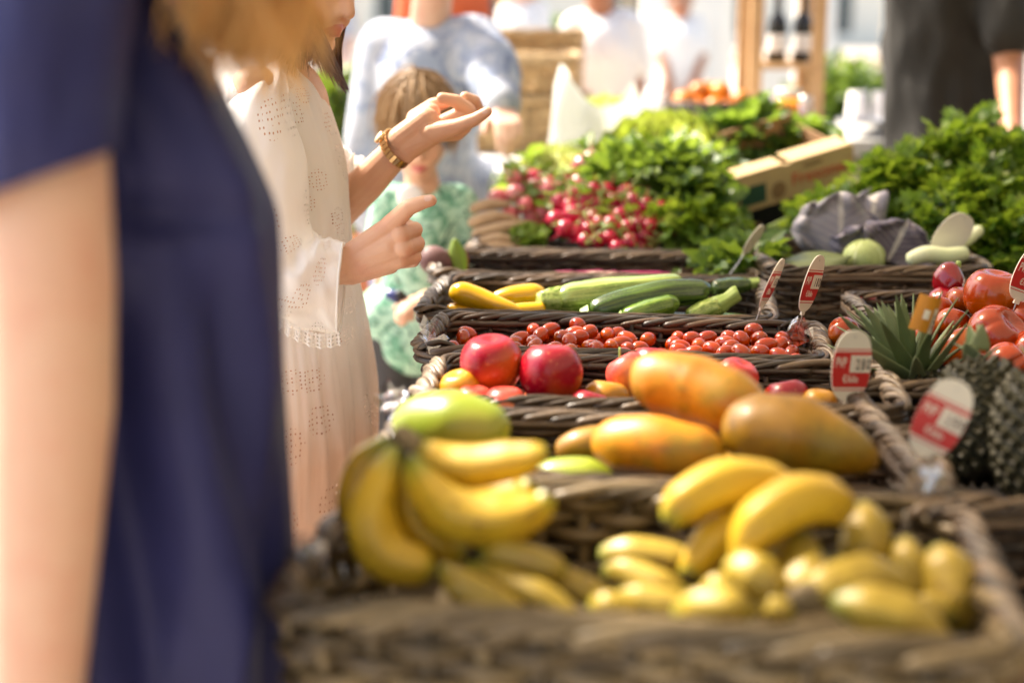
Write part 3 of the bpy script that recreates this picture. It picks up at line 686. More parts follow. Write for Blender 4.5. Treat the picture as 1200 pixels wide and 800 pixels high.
# white counter with bowl of oranges
table('white counter that carries the dark bowl of oranges', .42, 1.55, 4.35, 5.0, 1.055, m['white_paint'], thick=.05)
def bowl():
    c = P(832, 120, 4.6); root = empty('fruit_bowl', (c[0], 4.6, 1.056)); tag(root, 'wide dark bowl of oranges on the white counter', 'bowl')
    b = MB(); b.revolve([(.005, .0), (.08, .0), (.10, .012), (.135, .05), (.15, .10), (.142, .10), (.125, .055), (.09, .02), (.005, .015)], 32)
    b.build('bowl_body', m['ceramic_dark'], root); 
    r2 = MB(); th = np.linspace(0, 2 * np.pi, 40, endpoint=False); r2.tube(np.stack([.149 * np.cos(th), .149 * np.sin(th), np.full(40, .1)], -1), .007, 8, closed=True, ref=A(0, 0, 1)); r2.build('bowl_rim', m['wick_mid'], root)
    pr = [(max(.0005, math.sin(a) * .036), -math.cos(a) * .034) for a in np.linspace(0, np.pi, 14)]
    og = MB(); og.revolve(pr, 18); first = None
    spots = [(.075 * math.cos(a), .075 * math.sin(a), .085) for a in np.linspace(0, 5.6, 8)] + [(.0, 0, .09), (-.035, -.01, .128), (.03, -.02, .13), (.0, .035, .128), (-.09, -.06, .105), (.09, -.055, .105)]
    for i, s_ in enumerate(spots):
        if first is None: o = first = og.build('orange', m['orange'])
        else: o = first.copy(); col.objects.link(o)
        o.location = (c[0] + s_[0], 4.6 + s_[1], 1.056 + s_[2]); o.rotation_euler = (random.random() * 3, random.random() * 3, 0)
        tag(o, 'orange heaped in the dark bowl' if s_[2] < .12 else 'orange on top of the heap in the dark bowl', 'orange', 'oranges in the bowl' if s_[2] < .12 else 'oranges on top of the heap')
bowl()
def shelf():
    a = P(884, 100, 5.0); b_ = P(957, 100, 5.0); x0, x1 = a[0], b_[0]; root = empty('wooden_shelf', ((x0 + x1) / 2, 5.0, 0)); O = A((x0 + x1) / 2, 5., 0)
    tag(root, 'open shelf unit of orange pine with dark bottles on its board', 'shelf')
    for x in (x0, x1):
        for y in (5.0, 5.26):
            p = MB(); p.box((x - .022, y - .02, 0), (x + .022, y + .02, 1.9)); p.build('post', m['wood'], root, O, smooth=False)
    for z in (.5, .9, P(900, 74, 5.0)[2], 1.62):
        p = MB(); p.box((x0 + .023, 4.985, z - .022), (x1 - .023, 5.275, z)); p.build('shelf_board', m['wood'], root, O, smooth=False)
    z = P(900, 74, 5.0)[2] + .001
    for i, px in enumerate((910, 941)):
        b = MB(); b.revolve([(.001, 0), (.030, 0), (.034, .006), (.034, .12), (.03, .145), (.013, .17), (.012, .215), (.015, .216), (.015, .228), (.001, .23)], 20)
        q = P(px, 60, 5.08); o = b.build('bottle', m['bottle']); o.location = (q[0], 5.08 + .02 * i, z)
        l = MB(); l.revolve([(.0344, .035), (.0344, .095)], 20); l.build('bottle_label', m['white_paint'], o)
        tag(o, ['dark bottle on the pine shelf, next to the orange bowl side', 'dark bottle on the pine shelf, next to the grey shirted man side'][i], 'bottle', 'dark bottles on the pine shelf')
shelf()
def jar():
    q = P(925, 100, 4.5); root = empty('honey_jar', (q[0], 4.5, 1.056)); tag(root, 'amber jar with pale lid standing on the white counter', 'jar')
    b = MB(); b.revolve([(.001, 0), (.045, 0), (.05, .008), (.05, .10), (.045, .115), (.036, .122)], 28); b.build('jar_glass', m['honey'], root)
    b = MB(); b.revolve([(.001, .1235), (.038, .1235), (.039, .145), (.001, .146)], 28); b.build('lid', m['tag_white'], root)
    q = P(945, 100, 4.45); root = empty('glass_jar', (q[0], 4.45, 1.056)); tag(root, 'clear jar with red label beside the amber jar', 'jar')
    b = MB(); b.revolve([(.001, 0), (.02, 0), (.023, .005), (.023, .10), (.018, .11)], 24); b.build('jar_glass', m['film'], root)
    b = MB(); b.revolve([(.0235, .03), (.0235, .07)], 24); b.build('jar_label', m['red_print'], root)
    b = MB(); b.revolve([(.001, .111), (.02, .111), (.02, .125), (.001, .126)], 24); b.build('lid', m['steel'], root)
jar()
def tub():
    table('low steel table between the pine shelf and the man in grey', 1.02, 1.62, 4.3, 4.9, .90, m['steel'], thick=.02)
    q = P(1018, 150, 4.5); root = empty('steel_bucket', (q[0], 4.5, .901)); tag(root, 'shiny steel bucket beside the grey shirted man', 'bucket')
    b = MB(); b.revolve([(.001, .0), (.075, 0), (.10, .20), (.105, .205), (.1, .208), (.095, .2), (.07, .01), (.001, .008)], 32); b.build('bucket_body', m['steel'], root)
    q = P(987, 150, 4.35); root = empty('salt_pot', (q[0], 4.35, .901)); tag(root, 'small white pot with red band near the pine shelf', 'pot')
    b = MB(); b.revolve([(.001, 0), (.028, 0), (.03, .005), (.03, .14), (.024, .15), (.001, .152)], 24); b.build('pot_body', m['white_paint'], root)
    b = MB(); b.revolve([(.0305, .05), (.0305, .09)], 24); b.build('red_band', m['tag_red'], root)
    for i, px in enumerate((1002, 1030)):
        q = P(px, 100, 4.8); root = empty('paper_cone', (q[0], 4.75, .901)); tag(root, ['white paper cone standing next to the pine shelf', 'white paper cone standing next to the grey shirt'][i], 'paper', 'white paper cones on the steel table')
        b = MB(); b.revolve([(.055, 0), (.05, .05), (.03, .28), (.028, .281), (.048, .05), (.052, .001)], 20); b.build('cone_paper', m['white_shirt'], root)
tub()
# white parasols / stall roofs further off
def stall_roof(x, y, w_, d_, z, label):
    root = empty('market_stall', (x, y, 0)); tag(root, label, 'stall', 'far market stalls'); cl = m['white_shirt']
    b = MB(); X, Y = np.meshgrid(np.linspace(-w_ / 2, w_ / 2, 13), np.linspace(-d_ / 2, d_ / 2, 13), indexing='ij'); Z = z + .5 * (1 - np.maximum(np.abs(X) / w_ * 2, np.abs(Y) / d_ * 2)); b.grid(np.stack([X, Y, Z], -1)); b.build('stall_roof', cl, root)
    for sx in (-1, 1):
        for sy in (-1, 1):
            p = MB(); p.box((sx * (w_ / 2 - .05) - .03, sy * (d_ / 2 - .05) - .03, 0), (sx * (w_ / 2 - .05) + .03, sy * (d_ / 2 - .05) + .03, z)); p.build('post', m['white_paint'], root, smooth=False)
    t = MB(); t.box((-w_ / 2 + .2, -d_ / 2 + .1, .86), (w_ / 2 - .2, d_ / 2 - .5, .9)); t.build('counter', m['wood'], root, smooth=False)
    t = MB(); t.box((-w_ / 2 + .22, -d_ / 2 + .12, .02), (w_ / 2 - .22, d_ / 2 - .52, .858)); t.build('counter_cloth', cl, root, smooth=False)
stall_roof(-3.4, 17.5, 3., 2.2, 2.4, 'white roofed market stall behind the bending shopper')
stall_roof(4.2, 18.5, 3.4, 2.2, 2.4, 'white roofed market stall beyond the pine shelf')
# ================= produce =================
def pxc(pts):
    return A(*[P(a, b, Y) for a, b, Y, r in pts]), A(*[S(r, Y) for a, b, Y, r in pts])
def long_fruit(name, mat, pts, n=28, sides=20, ridge=None, parent=None, endpow=.5, world=False, flat=1., lab=None, cat=None, grp=None, lump=0.):
    """a fruit whose centre line runs through the points; the ends close roundly"""
    C, Rr = pxc(pts); c = crom(C, n); r = np.interp(np.linspace(0, len(pts) - 1, n), range(len(pts)), Rr) * (.94 if name == 'banana' else 1.)
    u = np.linspace(0, 1, n); r = r * np.clip(1 - np.abs(2 * u - 1) ** 8, .0, 1) ** endpow + 1e-4
    b = MB(); b.tube(c, r, sides, ridge=ridge, flat=flat)
    if lump:
        V = b.v[0]; k = 1 + lump * vnoise(V * 28 + len(pts)); cc = np.repeat(c, sides, 0); b.v[0] = cc + (V - cc) * k[:, None]
    org = C.mean(0)
    if parent is not None: org = np.array(parent.location)
    o = b.build(name, mat, parent, org)
    if lab: tag(o, lab, cat or name, grp)
    return o
ban = lambda th: 1 + .075 * np.cos(5 * th) + .02 * np.cos(10 * th)

def banana_pts(pts): return pts
def bunch(label, crown, fingers, mat, grp=None):
    c = P(*crown[0]); root = empty('banana_bunch', c); tag(root, label, 'bananas', grp)
    long_fruit('crown', m['stem_dry'], [(*crown[0], crown[1]), (*crown[2], crown[1] * .8)], 10, 10, parent=root, lump=.2)
    for f in fingers: long_fruit('banana', mat, f, 34, 20, ridge=ban, parent=root, endpow=.35)
    return root
b_, bd = m['banana'], m['banana_dull']
# big bunch: fingers spread from the crown near (475,515)
bunch('big yellow banana bunch piled against the end of the nearest basket', [(466, 508, 1.27), 14, (492, 528, 1.24)], [
    [(478, 510, 1.25, 9), (500, 535, 1.25, 22), (548, 547, 1.24, 27), (600, 540, 1.23, 25), (632, 532, 1.22, 15), (642, 530, 1.22, 7)],
    [(480, 530, 1.23, 8), (497, 568, 1.22, 24), (535, 602, 1.20, 33), (590, 608, 1.19, 33), (632, 592, 1.19, 22), (645, 572, 1.19, 8)],
    [(482, 525, 1.27, 8), (520, 560, 1.29, 22), (570, 582, 1.28, 24), (612, 576, 1.27, 20), (625, 560, 1.27, 8)],
    [(466, 520, 1.25, 8), (446, 560, 1.22, 22), (434, 605, 1.20, 31), (452, 648, 1.19, 33), (494, 664, 1.18, 24), (512, 668, 1.18, 7)],
    [(472, 525, 1.27, 8), (474, 570, 1.25, 22), (488, 615, 1.24, 29), (520, 640, 1.23, 26), (552, 644, 1.23, 10)],
    [(462, 512, 1.29, 8), (428, 540, 1.30, 20), (414, 580, 1.29, 22), (420, 620, 1.28, 20), (436, 645, 1.27, 8)]], b_)
# small bunch in front of it
bunch('bunch of short bananas lying in front of the big bunch', [(516, 664, 1.17), 8, (530, 668, 1.16)], [
    [(560, 646, 1.19, 8), (585, 648, 1.18, 19), (620, 655, 1.17, 21), (650, 664, 1.16, 17), (665, 668, 1.16, 6)],
    [(516, 660, 1.16, 8), (540, 685, 1.14, 24), (575, 705, 1.13, 27), (605, 722, 1.12, 20), (618, 730, 1.12, 7)],
    [(540, 660, 1.18, 8), (590, 680, 1.16, 18), (635, 700, 1.14, 21), (665, 722, 1.13, 17), (678, 734, 1.13, 6)],
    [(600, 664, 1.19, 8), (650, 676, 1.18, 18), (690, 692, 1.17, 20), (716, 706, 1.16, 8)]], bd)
bunch('yellow banana bunch arched over the small bananas, farther along the nearest basket', [(955, 588, 1.24), 12, (975, 596, 1.22)], [
    [(940, 580, 1.23, 9), (905, 566, 1.22, 26), (850, 566, 1.21, 31), (802, 590, 1.20, 28), (780, 618, 1.19, 10)],
    [(960, 600, 1.22, 9), (968, 578, 1.20, 22), (930, 570, 1.18, 10)],
    [(985, 612, 1.20, 9), (975, 590, 1.18, 30), (935, 588, 1.17, 35), (890, 615, 1.16, 33), (868, 650, 1.15, 16), (862, 662, 1.15, 6)],
    [(930, 596, 1.22, 9), (880, 608, 1.21, 24), (840, 632, 1.20, 27), (812, 662, 1.19, 19), (805, 676, 1.18, 7)]], b_)
# small loose bananas and knobs
loose = [
 ([(826, 700, 1.16, 10), (842, 690, 1.15, 20), (862, 694, 1.15, 20), (876, 704, 1.15, 8)], 'shaded small banana tucked beneath the stubby pointing one'),
 ([(885, 640, 1.22, 8), (905, 645, 1.21, 18), (925, 656, 1.20, 18), (936, 668, 1.20, 8)], 'small greenish banana in the shade of the arched bunch'),
 ([(975, 650, 1.19, 10), (984, 668, 1.18, 20), (992, 690, 1.17, 22), (996, 708, 1.16, 9)], 'small banana filling the gap beneath the plump crosswise fruit'),
 ([(1075, 720, 1.12, 9), (1088, 712, 1.12, 20), (1105, 716, 1.12, 22), (1118, 730, 1.11, 9)], 'small banana between the longest loose one and the greenish one'),
 ([(690, 712, 1.13, 8), (712, 708, 1.12, 17), (735, 716, 1.12, 18), (752, 726, 1.12, 8)], 'small dark banana beside the short banana bunch'),
 ([(700, 652, 1.27, 12), (740, 648, 1.26, 21), (790, 658, 1.25, 22), (830, 674, 1.24, 9)], 'dull yellow small banana in shade behind the others, nearest to the papayas'),
 ([(705, 672, 1.20, 10), (735, 672, 1.19, 21), (775, 690, 1.17, 23), (812, 702, 1.16, 10)], 'small banana lying in shade beside the big banana bunch gap'),
 ([(722, 700, 1.14, 10), (750, 702, 1.13, 20), (790, 712, 1.12, 22), (820, 722, 1.12, 9)], 'small banana low against the front rim, mostly in shade'),
 ([(858, 660, 1.15, 14), (872, 668, 1.13, 26), (888, 676, 1.12, 30), (905, 690, 1.11, 20), (912, 700, 1.11, 8)], 'stubby banana end pointing at the camera, under the arched bunch'),
 ([(935, 620, 1.19, 12), (938, 645, 1.18, 24), (930, 680, 1.16, 26), (922, 706, 1.15, 10)], 'stubby banana standing upright in the middle of the small ones'),
 ([(960, 650, 1.15, 12), (948, 670, 1.13, 24), (938, 690, 1.12, 26), (930, 705, 1.12, 10)], 'pale stubby banana next to the dark gap'),
 ([(1012, 590, 1.24, 12), (1014, 615, 1.22, 28), (1012, 648, 1.20, 30), (1008, 675, 1.19, 11)], 'plump upright small banana behind the pear shaped one'),
 ([(1060, 630, 1.20, 10), (1064, 655, 1.18, 21), (1072, 690, 1.17, 22), (1078, 712, 1.16, 9)], 'thin upright small banana between the two plump ones'),
 ([(1095, 640, 1.19, 12), (1108, 665, 1.17, 32), (1118, 705, 1.15, 36), (1122, 745, 1.14, 14)], 'plump greenish small banana at the far end of the nearest basket'),
 ([(930, 700, 1.11, 10), (965, 690, 1.10, 27), (1010, 680, 1.11, 33), (1050, 690, 1.12, 22), (1064, 700, 1.12, 9)], 'plump yellow fruit lying across the middle of the heap'),
 ([(970, 706, 1.07, 12), (1015, 712, 1.06, 30), (1062, 728, 1.05, 33), (1098, 748, 1.04, 18), (1108, 756, 1.04, 7)], 'longest of the loose yellow fruits, lying by the front rim'),
 ([(788, 722, 1.10, 12), (820, 712, 1.09, 24), (855, 712, 1.08, 25), (880, 726, 1.08, 10)], 'small yellow banana right behind the front rim'),
 ([(878, 716, 1.12, 9), (910, 712, 1.10, 20), (935, 722, 1.09, 9)], 'tiny banana tip beside the dark gap by the front rim'),
 ([(1120, 690, 1.22, 12), (1135, 712, 1.20, 24), (1140, 745, 1.18, 24), (1142, 765, 1.17, 10)], 'green tinted banana end nearest to the basket corner')]
cs = MB(); cs.tube(crom(A(P(925, 712, 1.10), P(950, 700, 1.09), P(985, 706, 1.09)), 8), A(.006, .012, .015, .016, .014, .010, .007, .004), 10, flat=.6); tag(cs.build('banana_stalk', m['stem_dry'], None, P(950, 704, 1.09)), 'dark dried banana stalk lying by the front rim', 'stalk')
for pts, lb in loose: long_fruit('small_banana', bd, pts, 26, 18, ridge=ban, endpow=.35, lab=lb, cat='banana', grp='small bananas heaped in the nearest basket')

# papayas and mangoes
long_fruit('papaya', m['papaya'], [(742, 452, 1.58, 26), (770, 448, 1.57, 37), (815, 458, 1.55, 43), (860, 472, 1.52, 38), (900, 488, 1.50, 22)], 36, 32, lump=.05, endpow=.4, lab='largest orange papaya on top, leaning on the olive one', cat='papaya')
long_fruit('papaya', m['papaya'], [(698, 518, 1.50, 22), (730, 520, 1.48, 34), (778, 523, 1.46, 36), (822, 530, 1.45, 30), (852, 538, 1.44, 14)], 36, 32, lump=.06, endpow=.4, lab='orange papaya lying low in front of the largest papaya', cat='papaya')
long_fruit('papaya', m['papaya_olive'], [(850, 505, 1.47, 30), (890, 505, 1.45, 46), (940, 512, 1.43, 48), (990, 528, 1.41, 34), (1030, 545, 1.40, 17)], 36, 32, lump=.05, endpow=.4, lab='olive yellow papaya with tapered tip at the end of the row', cat='papaya')
long_fruit('papaya', m['papaya_olive'], [(655, 532, 1.55, 16), (680, 524, 1.54, 22), (715, 520, 1.54, 24)], 26, 24, lump=.04, lab='small yellow papaya tip poking out behind the low orange papaya', cat='papaya')
long_fruit('mango', m['green_mango'], [(468, 512, 1.50, 26), (495, 500, 1.49, 38), (535, 500, 1.47, 44), (575, 508, 1.46, 36), (596, 515, 1.46, 18)], 34, 32, lump=.03, endpow=.45, lab='large green mango above the banana bunch', cat='mango')
long_fruit('mango', m['green_mango'], [(620, 566, 1.47, 16), (650, 560, 1.46, 24), (690, 560, 1.45, 24), (722, 568, 1.45, 12)], 30, 28, lump=.03, lab='flat green mango low in the papaya basket, only its top showing', cat='mango')
long_fruit('papaya', m['papaya_olive'], [(770, 560, 1.50, 22), (850, 562, 1.48, 36), (930, 572, 1.45, 36), (985, 582, 1.44, 20)], 30, 28, lump=.05, lab='dull papaya underneath the olive one', cat='papaya')

# round fruits
def apple(px, py, Y, rp, mat, lab, cat='fruit', stem=False, tall=1.05, rot=None, name='apple', parent=None, grp='round fruits in the wicker basket'):
    c = P(px, py, Y); r = S(rp, Y); b = MB(); a = np.linspace(0, np.pi, 26)
    pr = [(max(.0006, math.sin(x) ** .9 * r * (1 + .06 * math.cos(x))), r * tall * (math.cos(x) * .98 - .22 * math.exp(-(x / .33) ** 2) + .10 * math.exp(-((np.pi - x) / .25) ** 2))) for x in a[::-1]]
    ph = random.random() * 6
    b.revolve(pr, 36, mod=lambda rr, zz, th: (rr * (1 + .022 * np.cos(2 * th + ph) + .015 * np.cos(5 * th + zz * 20)), zz))
    o = b.build(name, mat); o.location = c; o.rotation_euler = rot or (random.uniform(-.4, .4), random.uniform(-.4, .4), random.uniform(0, 6))
    tag(o, lab, cat, grp)
    if stem:
        s_ = MB(); s_.tube(crom(A((0, 0, r * .66), (.002, 0, r * .95), (.008, .002, r * 1.28)), 8), .0014, 6); s_.build('stem', m['stem_green'], o)
    return o
apple(576, 427, 1.82, 36, m['apple'], 'large crimson apple with pointed top, the one above the green mango', rot=(.1, -.1, .4))
apple(646, 438, 1.80, 37, m['apple'], 'large crimson apple next to the pointed one', rot=(.05, .12, 2))
apple(592, 478, 1.74, 27, m['apple_pink'], 'red apple wedged low under the two large crimson apples')
apple(541, 458, 1.80, 26, m['apple_yellow'], 'yellow orange apple half hidden behind the pointed crimson apple')
apple(556, 474, 1.77, 24, m['apple_pink'], 'orange blushed apple in the bottom corner of the heap')
apple(711, 466, 1.80, 28, m['apple_yellow'], 'brownish yellow apple beside the second crimson apple', tall=.8)
apple(690, 482, 1.75, 26, m['apple'], 'purple red apple low beneath the brownish yellow one')
apple(738, 440, 1.85, 27, m['apple_pink'], 'pink apple with a green stem behind the big papaya', stem=True, rot=(-.2, -.55, 0))
apple(765, 430, 1.86, 25, m['apple'], 'dark pink apple peeking over the big papaya')
apple(862, 445, 1.83, 26, m['apple_pink'], 'pink apple mostly hidden behind the big papaya')
apple(922, 466, 1.79, 27, m['apple'], 'purple pink apple between the two papayas and the red price tag', tall=.85)
apple(820, 455, 1.86, 26, m['apple'], 'crimson apple wholly behind the big papaya')
apple(960, 476, 1.76, 22, m['apple_yellow'], 'yellow apple low beside the purple pink apple')
apple(640, 468, 1.86, 26, m['apple_pink'], 'apple behind the second crimson apple')

# plum tomatoes: three shapes, copied
def plum(i):
    b = MB(); L_, r = [(.0165, .0118), (.0145, .0120), (.0178, .0115)][i]; a = np.linspace(0, np.pi, 18)
    b.revolve([(max(.0004, math.sin(x) ** .85 * r), -math.cos(x) * L_) for x in a], 20)
    return b.build('plum_tomato', m['cherry'])
fr = PZ(488, 408, .95); to = PZ(968, 424, .95); dv = (to - fr); Wd = np.linalg.norm(dv); dv /= Wd; nv = A(-dv[1], dv[0], 0)
protos = []; placed = []
q = np.random.default_rng(21)
def mound(u): return .012 * np.exp(-((u - .37) / .1) ** 2) + .012 * np.exp(-((u - .83) / .07) ** 2) - .018 * np.exp(-((u - .15) / .06) ** 2) - .008 * np.exp(-((u - .6) / .05) ** 2)
zones = [(0, .28, 'near the crumpled film end of the long basket'), (.28, .5, 'just behind the two large crimson apples'), (.5, .72, 'behind the pink apples and the papaya'), (.72, 1.01, 'near the small wired price tag')]
for layer in range(3):
    tries = 0
    while tries < 620:
        tries += 1
        u = q.uniform(.055, .95); v = q.uniform(.028, .195)
        z = .890 + layer * .021 + mound(u) + q.uniform(-.003, .003) + .05 * max(0, v - .1) * 1.
        if layer == 2 and (mound(u) < -.006 or q.random() < .25): continue
        c = fr + dv * u * Wd + nv * v; c[2] = z
        if any(np.linalg.norm((c - p) * A(1, 1, 1.15)) < .0236 for p in placed): continue
        placed.append(c)
# keep those that can be seen from above and a supporting layer
for c in placed:
    k = q.integers(0, 3)
    if len([1 for p in protos if p[0] == k]) == 0: o = plum(k); protos.append((k, o))
    else: o = [p[1] for p in protos if p[0] == k][0].copy(); col.objects.link(o)
    o.location = c; o.rotation_euler = (q.uniform(1.1, 2.0), q.uniform(-.5, .5), q.uniform(0, 6.28))
    u = np.dot(c - fr, dv) / Wd; top = c[2] > .91 + mound(u)
    z_ = [z for z in zones if z[0] <= u < z[1]][0]
    tag(o, ('glossy plum tomato on top ' if top else 'plum tomato lower down ') + z_[2].replace('its basket', 'the basket'), 'tomato', 'plum tomatoes ' + ('on top ' if top else 'lower ') + z_[2])
print('plum tomatoes', len(placed))

# courgettes and yellow squash
zr = lambda th: 1 + .03 * np.cos(7 * th)
def courg(pts, mat, lab, stem, sm=m['stem_green'], name='courgette', cat='courgette'):
    o = long_fruit(name, mat, pts, 40, 36, ridge=zr, endpow=.3, lab=lab, cat=cat, lump=.02)
    C, Rr = pxc(stem); n = 14; c = crom(C, n); r = np.interp(np.linspace(0, len(stem) - 1, n), range(len(stem)), Rr)
    b = MB(); b.tube(c, r, 15, ridge=lambda th: 1 + .16 * np.cos(5 * th)); b.build('stem', sm, o, np.array(o.location)); return o
courg([(650, 352, 2.36, 14), (672, 350, 2.36, 19), (715, 345, 2.37, 20), (760, 338, 2.38, 15), (793, 334, 2.39, 13), (800, 334, 2.39, 5)], m['zuc_light'], 'large light green striped courgette with thick stem end', [(632, 352, 2.35, 10), (640, 352, 2.355, 14), (654, 352, 2.36, 17)], m['zuc_light'])
courg([(690, 366, 2.31, 14), (730, 356, 2.32, 17), (780, 345, 2.33, 17), (822, 342, 2.34, 14), (832, 344, 2.34, 6)], m['zuc_dark'], 'dark green courgette lying behind the striped one end', [(680, 368, 2.31, 5), (690, 367, 2.31, 9)])
courg([(728, 372, 2.29, 10), (760, 364, 2.29, 13), (785, 357, 2.30, 12), (797, 356, 2.30, 5)], m['zuc_mid'], 'short green courgette tip showing over the dark rim', [(722, 374, 2.29, 4), (730, 372, 2.29, 8)])
courg([(805, 372, 2.30, 9), (825, 364, 2.31, 12), (845, 358, 2.31, 12)], m['zuc_light'], 'green courgette whose ribbed stalk end points at the price tag', [(840, 359, 2.31, 11), (852, 352, 2.315, 8), (862, 345, 2.32, 9), (866, 343, 2.32, 8)], m['stem_green'])
courg([(835, 338, 2.47, 9), (855, 336, 2.48, 11), (880, 333, 2.49, 8)], m['zuc_dark'], 'small dark courgette tip in the back corner of its basket', [(878, 333, 2.49, 6), (890, 331, 2.49, 5)])
ys = [([(528, 343, 2.38, 10), (542, 344, 2.37, 14), (562, 350, 2.36, 13), (590, 360, 2.34, 10), (615, 368, 2.33, 7)], 'yellow squash lying slanted, its round end by the film wrapped corner'),
      ([(575, 352, 2.43, 9), (600, 348, 2.43, 13), (625, 346, 2.43, 14), (640, 349, 2.43, 9)], 'yellow squash pointing at the stem of the big striped courgette'),
      ([(585, 366, 2.34, 7), (610, 364, 2.34, 9), (640, 362, 2.34, 9)], 'yellow squash at the bottom, squeezed under the other two'),
      ([(524, 362, 2.38, 7), (540, 364, 2.37, 9), (560, 368, 2.36, 7)], 'yellow squash tip low by the basket corner')]
for pts, lb in ys: long_fruit('yellow_squash', m['ysquash'], pts, 32, 26, lab=lb, cat='squash', grp='yellow squashes', endpow=.4)
for i in range(7):   # a lower layer that carries the ones on top
    x = 560 + i * 45; long_fruit('courgette', [m['zuc_mid'], m['zuc_dark']][i % 2], [(x - 50, 380, 2.36, 8), (x, 379, 2.37, 14), (x + 55, 378, 2.39, 9)], 20, 18, lab='green courgette in the bottom layer under the striped one', cat='courgette', grp='courgettes in the bottom layer', endpow=.4)

# ---------- big ribbed tomatoes ----------
def tomato(px, py, Y, rp, lab, ribs=5, dep=.05, rot=None, flat=.85, leafy=False, mat='tomato'):
    c = P(px, py, Y); r = S(rp * 1.1, Y); b = MB(); a = np.linspace(0, np.pi, 30)
    pr = [(max(.0006, math.sin(x) ** .8 * r), -r * flat * (math.cos(x) * .98 - .25 * math.exp(-(x / .35) ** 2) * (1) )) for x in a]
    pr = [(p_, -z_) for p_, z_ in pr]; ph = random.random() * 6
    b.revolve(pr[::-1], 60, mod=lambda rr, zz, th: (rr * (1 - dep * np.abs(np.sin(ribs * (th + ph) / 2 + .4 * np.sin(th))) ** .5 * 0 - dep * np.exp(-((np.mod(ribs * (th + ph + .12 * np.sin(2 * th)) / (2 * np.pi), 1) - .5) / .11) ** 2) * (1.)), zz))
    o = b.build('tomato', m[mat]); o.location = c; o.rotation_euler = rot or (random.uniform(-.5, .5), random.uniform(-.5, .5), random.uniform(0, 6))
    tag(o, lab, 'tomato', 'large tomatoes')
    if leafy:
        s_ = MB(); s_.tube(crom(A((0, 0, r * .5), (.002, 0, r * .8), (.008, 0, r * 1.05)), 6), .0025, 6)
        for k in range(5):
            t = k * 1.256; s_.tube(crom(A((0, 0, r * .62), (math.cos(t) * r * .3, math.sin(t) * r * .3, r * .74), (math.cos(t + .3) * r * .62, math.sin(t + .3) * r * .62, r * .82)), 6), np.linspace(.004, .0008, 6), 6, flat=.4)
        s_.build('stalk', m['stem_green'], o)
    return o
tomato(1163, 345, 2.10, 30, 'tallest orange red tomato standing on top of the heap', 7, .02, (.1, .1, 0), .95)
tomato(1170, 392, 2.02, 34, 'ribbed red tomato under the tallest one', 5, .10, (.7, .3, .4), .8)
tomato(1128, 410, 2.00, 26, 'round tomato with a green stalk beside the pineapple leaves', 6, .03, (-.6, -.5, 0), .92, True)
tomato(1182, 429, 1.93, 27, 'deeply ribbed tomato by the crate lip', 5, .13, (.9, .2, 1.3), .85)
tomato(1152, 436, 1.92, 22, 'smooth tomato low by the crate lip', 4, .07, (.8, -.3, .6))
tomato(1117, 380, 2.12, 20, 'shaded tomato behind the yellow pineapple label', 5, .03)
tomato(1098, 362, 2.16, 18, 'tomato with bright edge just above the yellow label', 5, .03)
tomato(1128, 352, 2.2, 18, 'dull tomato next to the dark pepper', 6, .05)
tomato(1205, 375, 2.06, 24, 'tomato cut by the edge of the photo, beside the tallest', 5, .08)
tomato(1212, 415, 1.98, 28, 'tomato at the edge of the photo, lower in the heap', 5, .08)
tomato(1120, 446, 1.90, 17, 'small tomato in the near corner of the crate', 5, .05)
tomato(990, 391, 2.05, 19, 'lone tomato behind the largest price tag', 5, .05, (.5, .9, 0))
tomato(1075, 396, 2.10, 22, 'red tomato seen through the pineapple leaves', 5, .04)
tomato(1150, 420, 2.05, 30, 'tomato buried in the middle of the heap', 5, .05)
tomato(1240, 350, 2.12, 28, 'tomato just beyond the edge of the photo', 5, .05)
# peppers
def pepper(pts, lab, stem):
    o = long_fruit('red_pepper', m['pepper'], pts, 26, 28, ridge=lambda th: 1 + .09 * np.cos(3 * th + .5), lab=lab, cat='pepper', grp='dark red peppers', endpow=.45, lump=.05)
    C, Rr = pxc(stem); b = MB(); b.tube(crom(C, 8), np.linspace(Rr[0], Rr[-1], 8), 8); b.build('stem', m['stem_green'], o, np.array(o.location))
pepper([(1098, 345, 2.36, 10), (1108, 336, 2.36, 18), (1118, 326, 2.36, 20), (1128, 322, 2.36, 12)], 'dark red pepper with green stem standing above the others', [(1120, 322, 2.36, 5), (1124, 306, 2.36, 3)])
pepper([(1090, 356, 2.34, 10), (1105, 352, 2.34, 16), (1122, 350, 2.33, 12)], 'dark pepper lying beneath the standing one', [(1122, 350, 2.33, 5), (1132, 348, 2.33, 3)])
pepper([(990, 366, 2.45, 8), (1010, 358, 2.45, 14), (1030, 358, 2.45, 12)], 'dark pepper in the shade behind the pineapple leaves', [(1030, 358, 2.45, 4), (1040, 356, 2.45, 3)])
pepper([(1196, 332, 2.3, 12), (1215, 326, 2.3, 20), (1235, 326, 2.3, 12)], 'dark pepper at the edge of the photo', [(1235, 326, 2.3, 5), (1245, 320, 2.3, 3)])

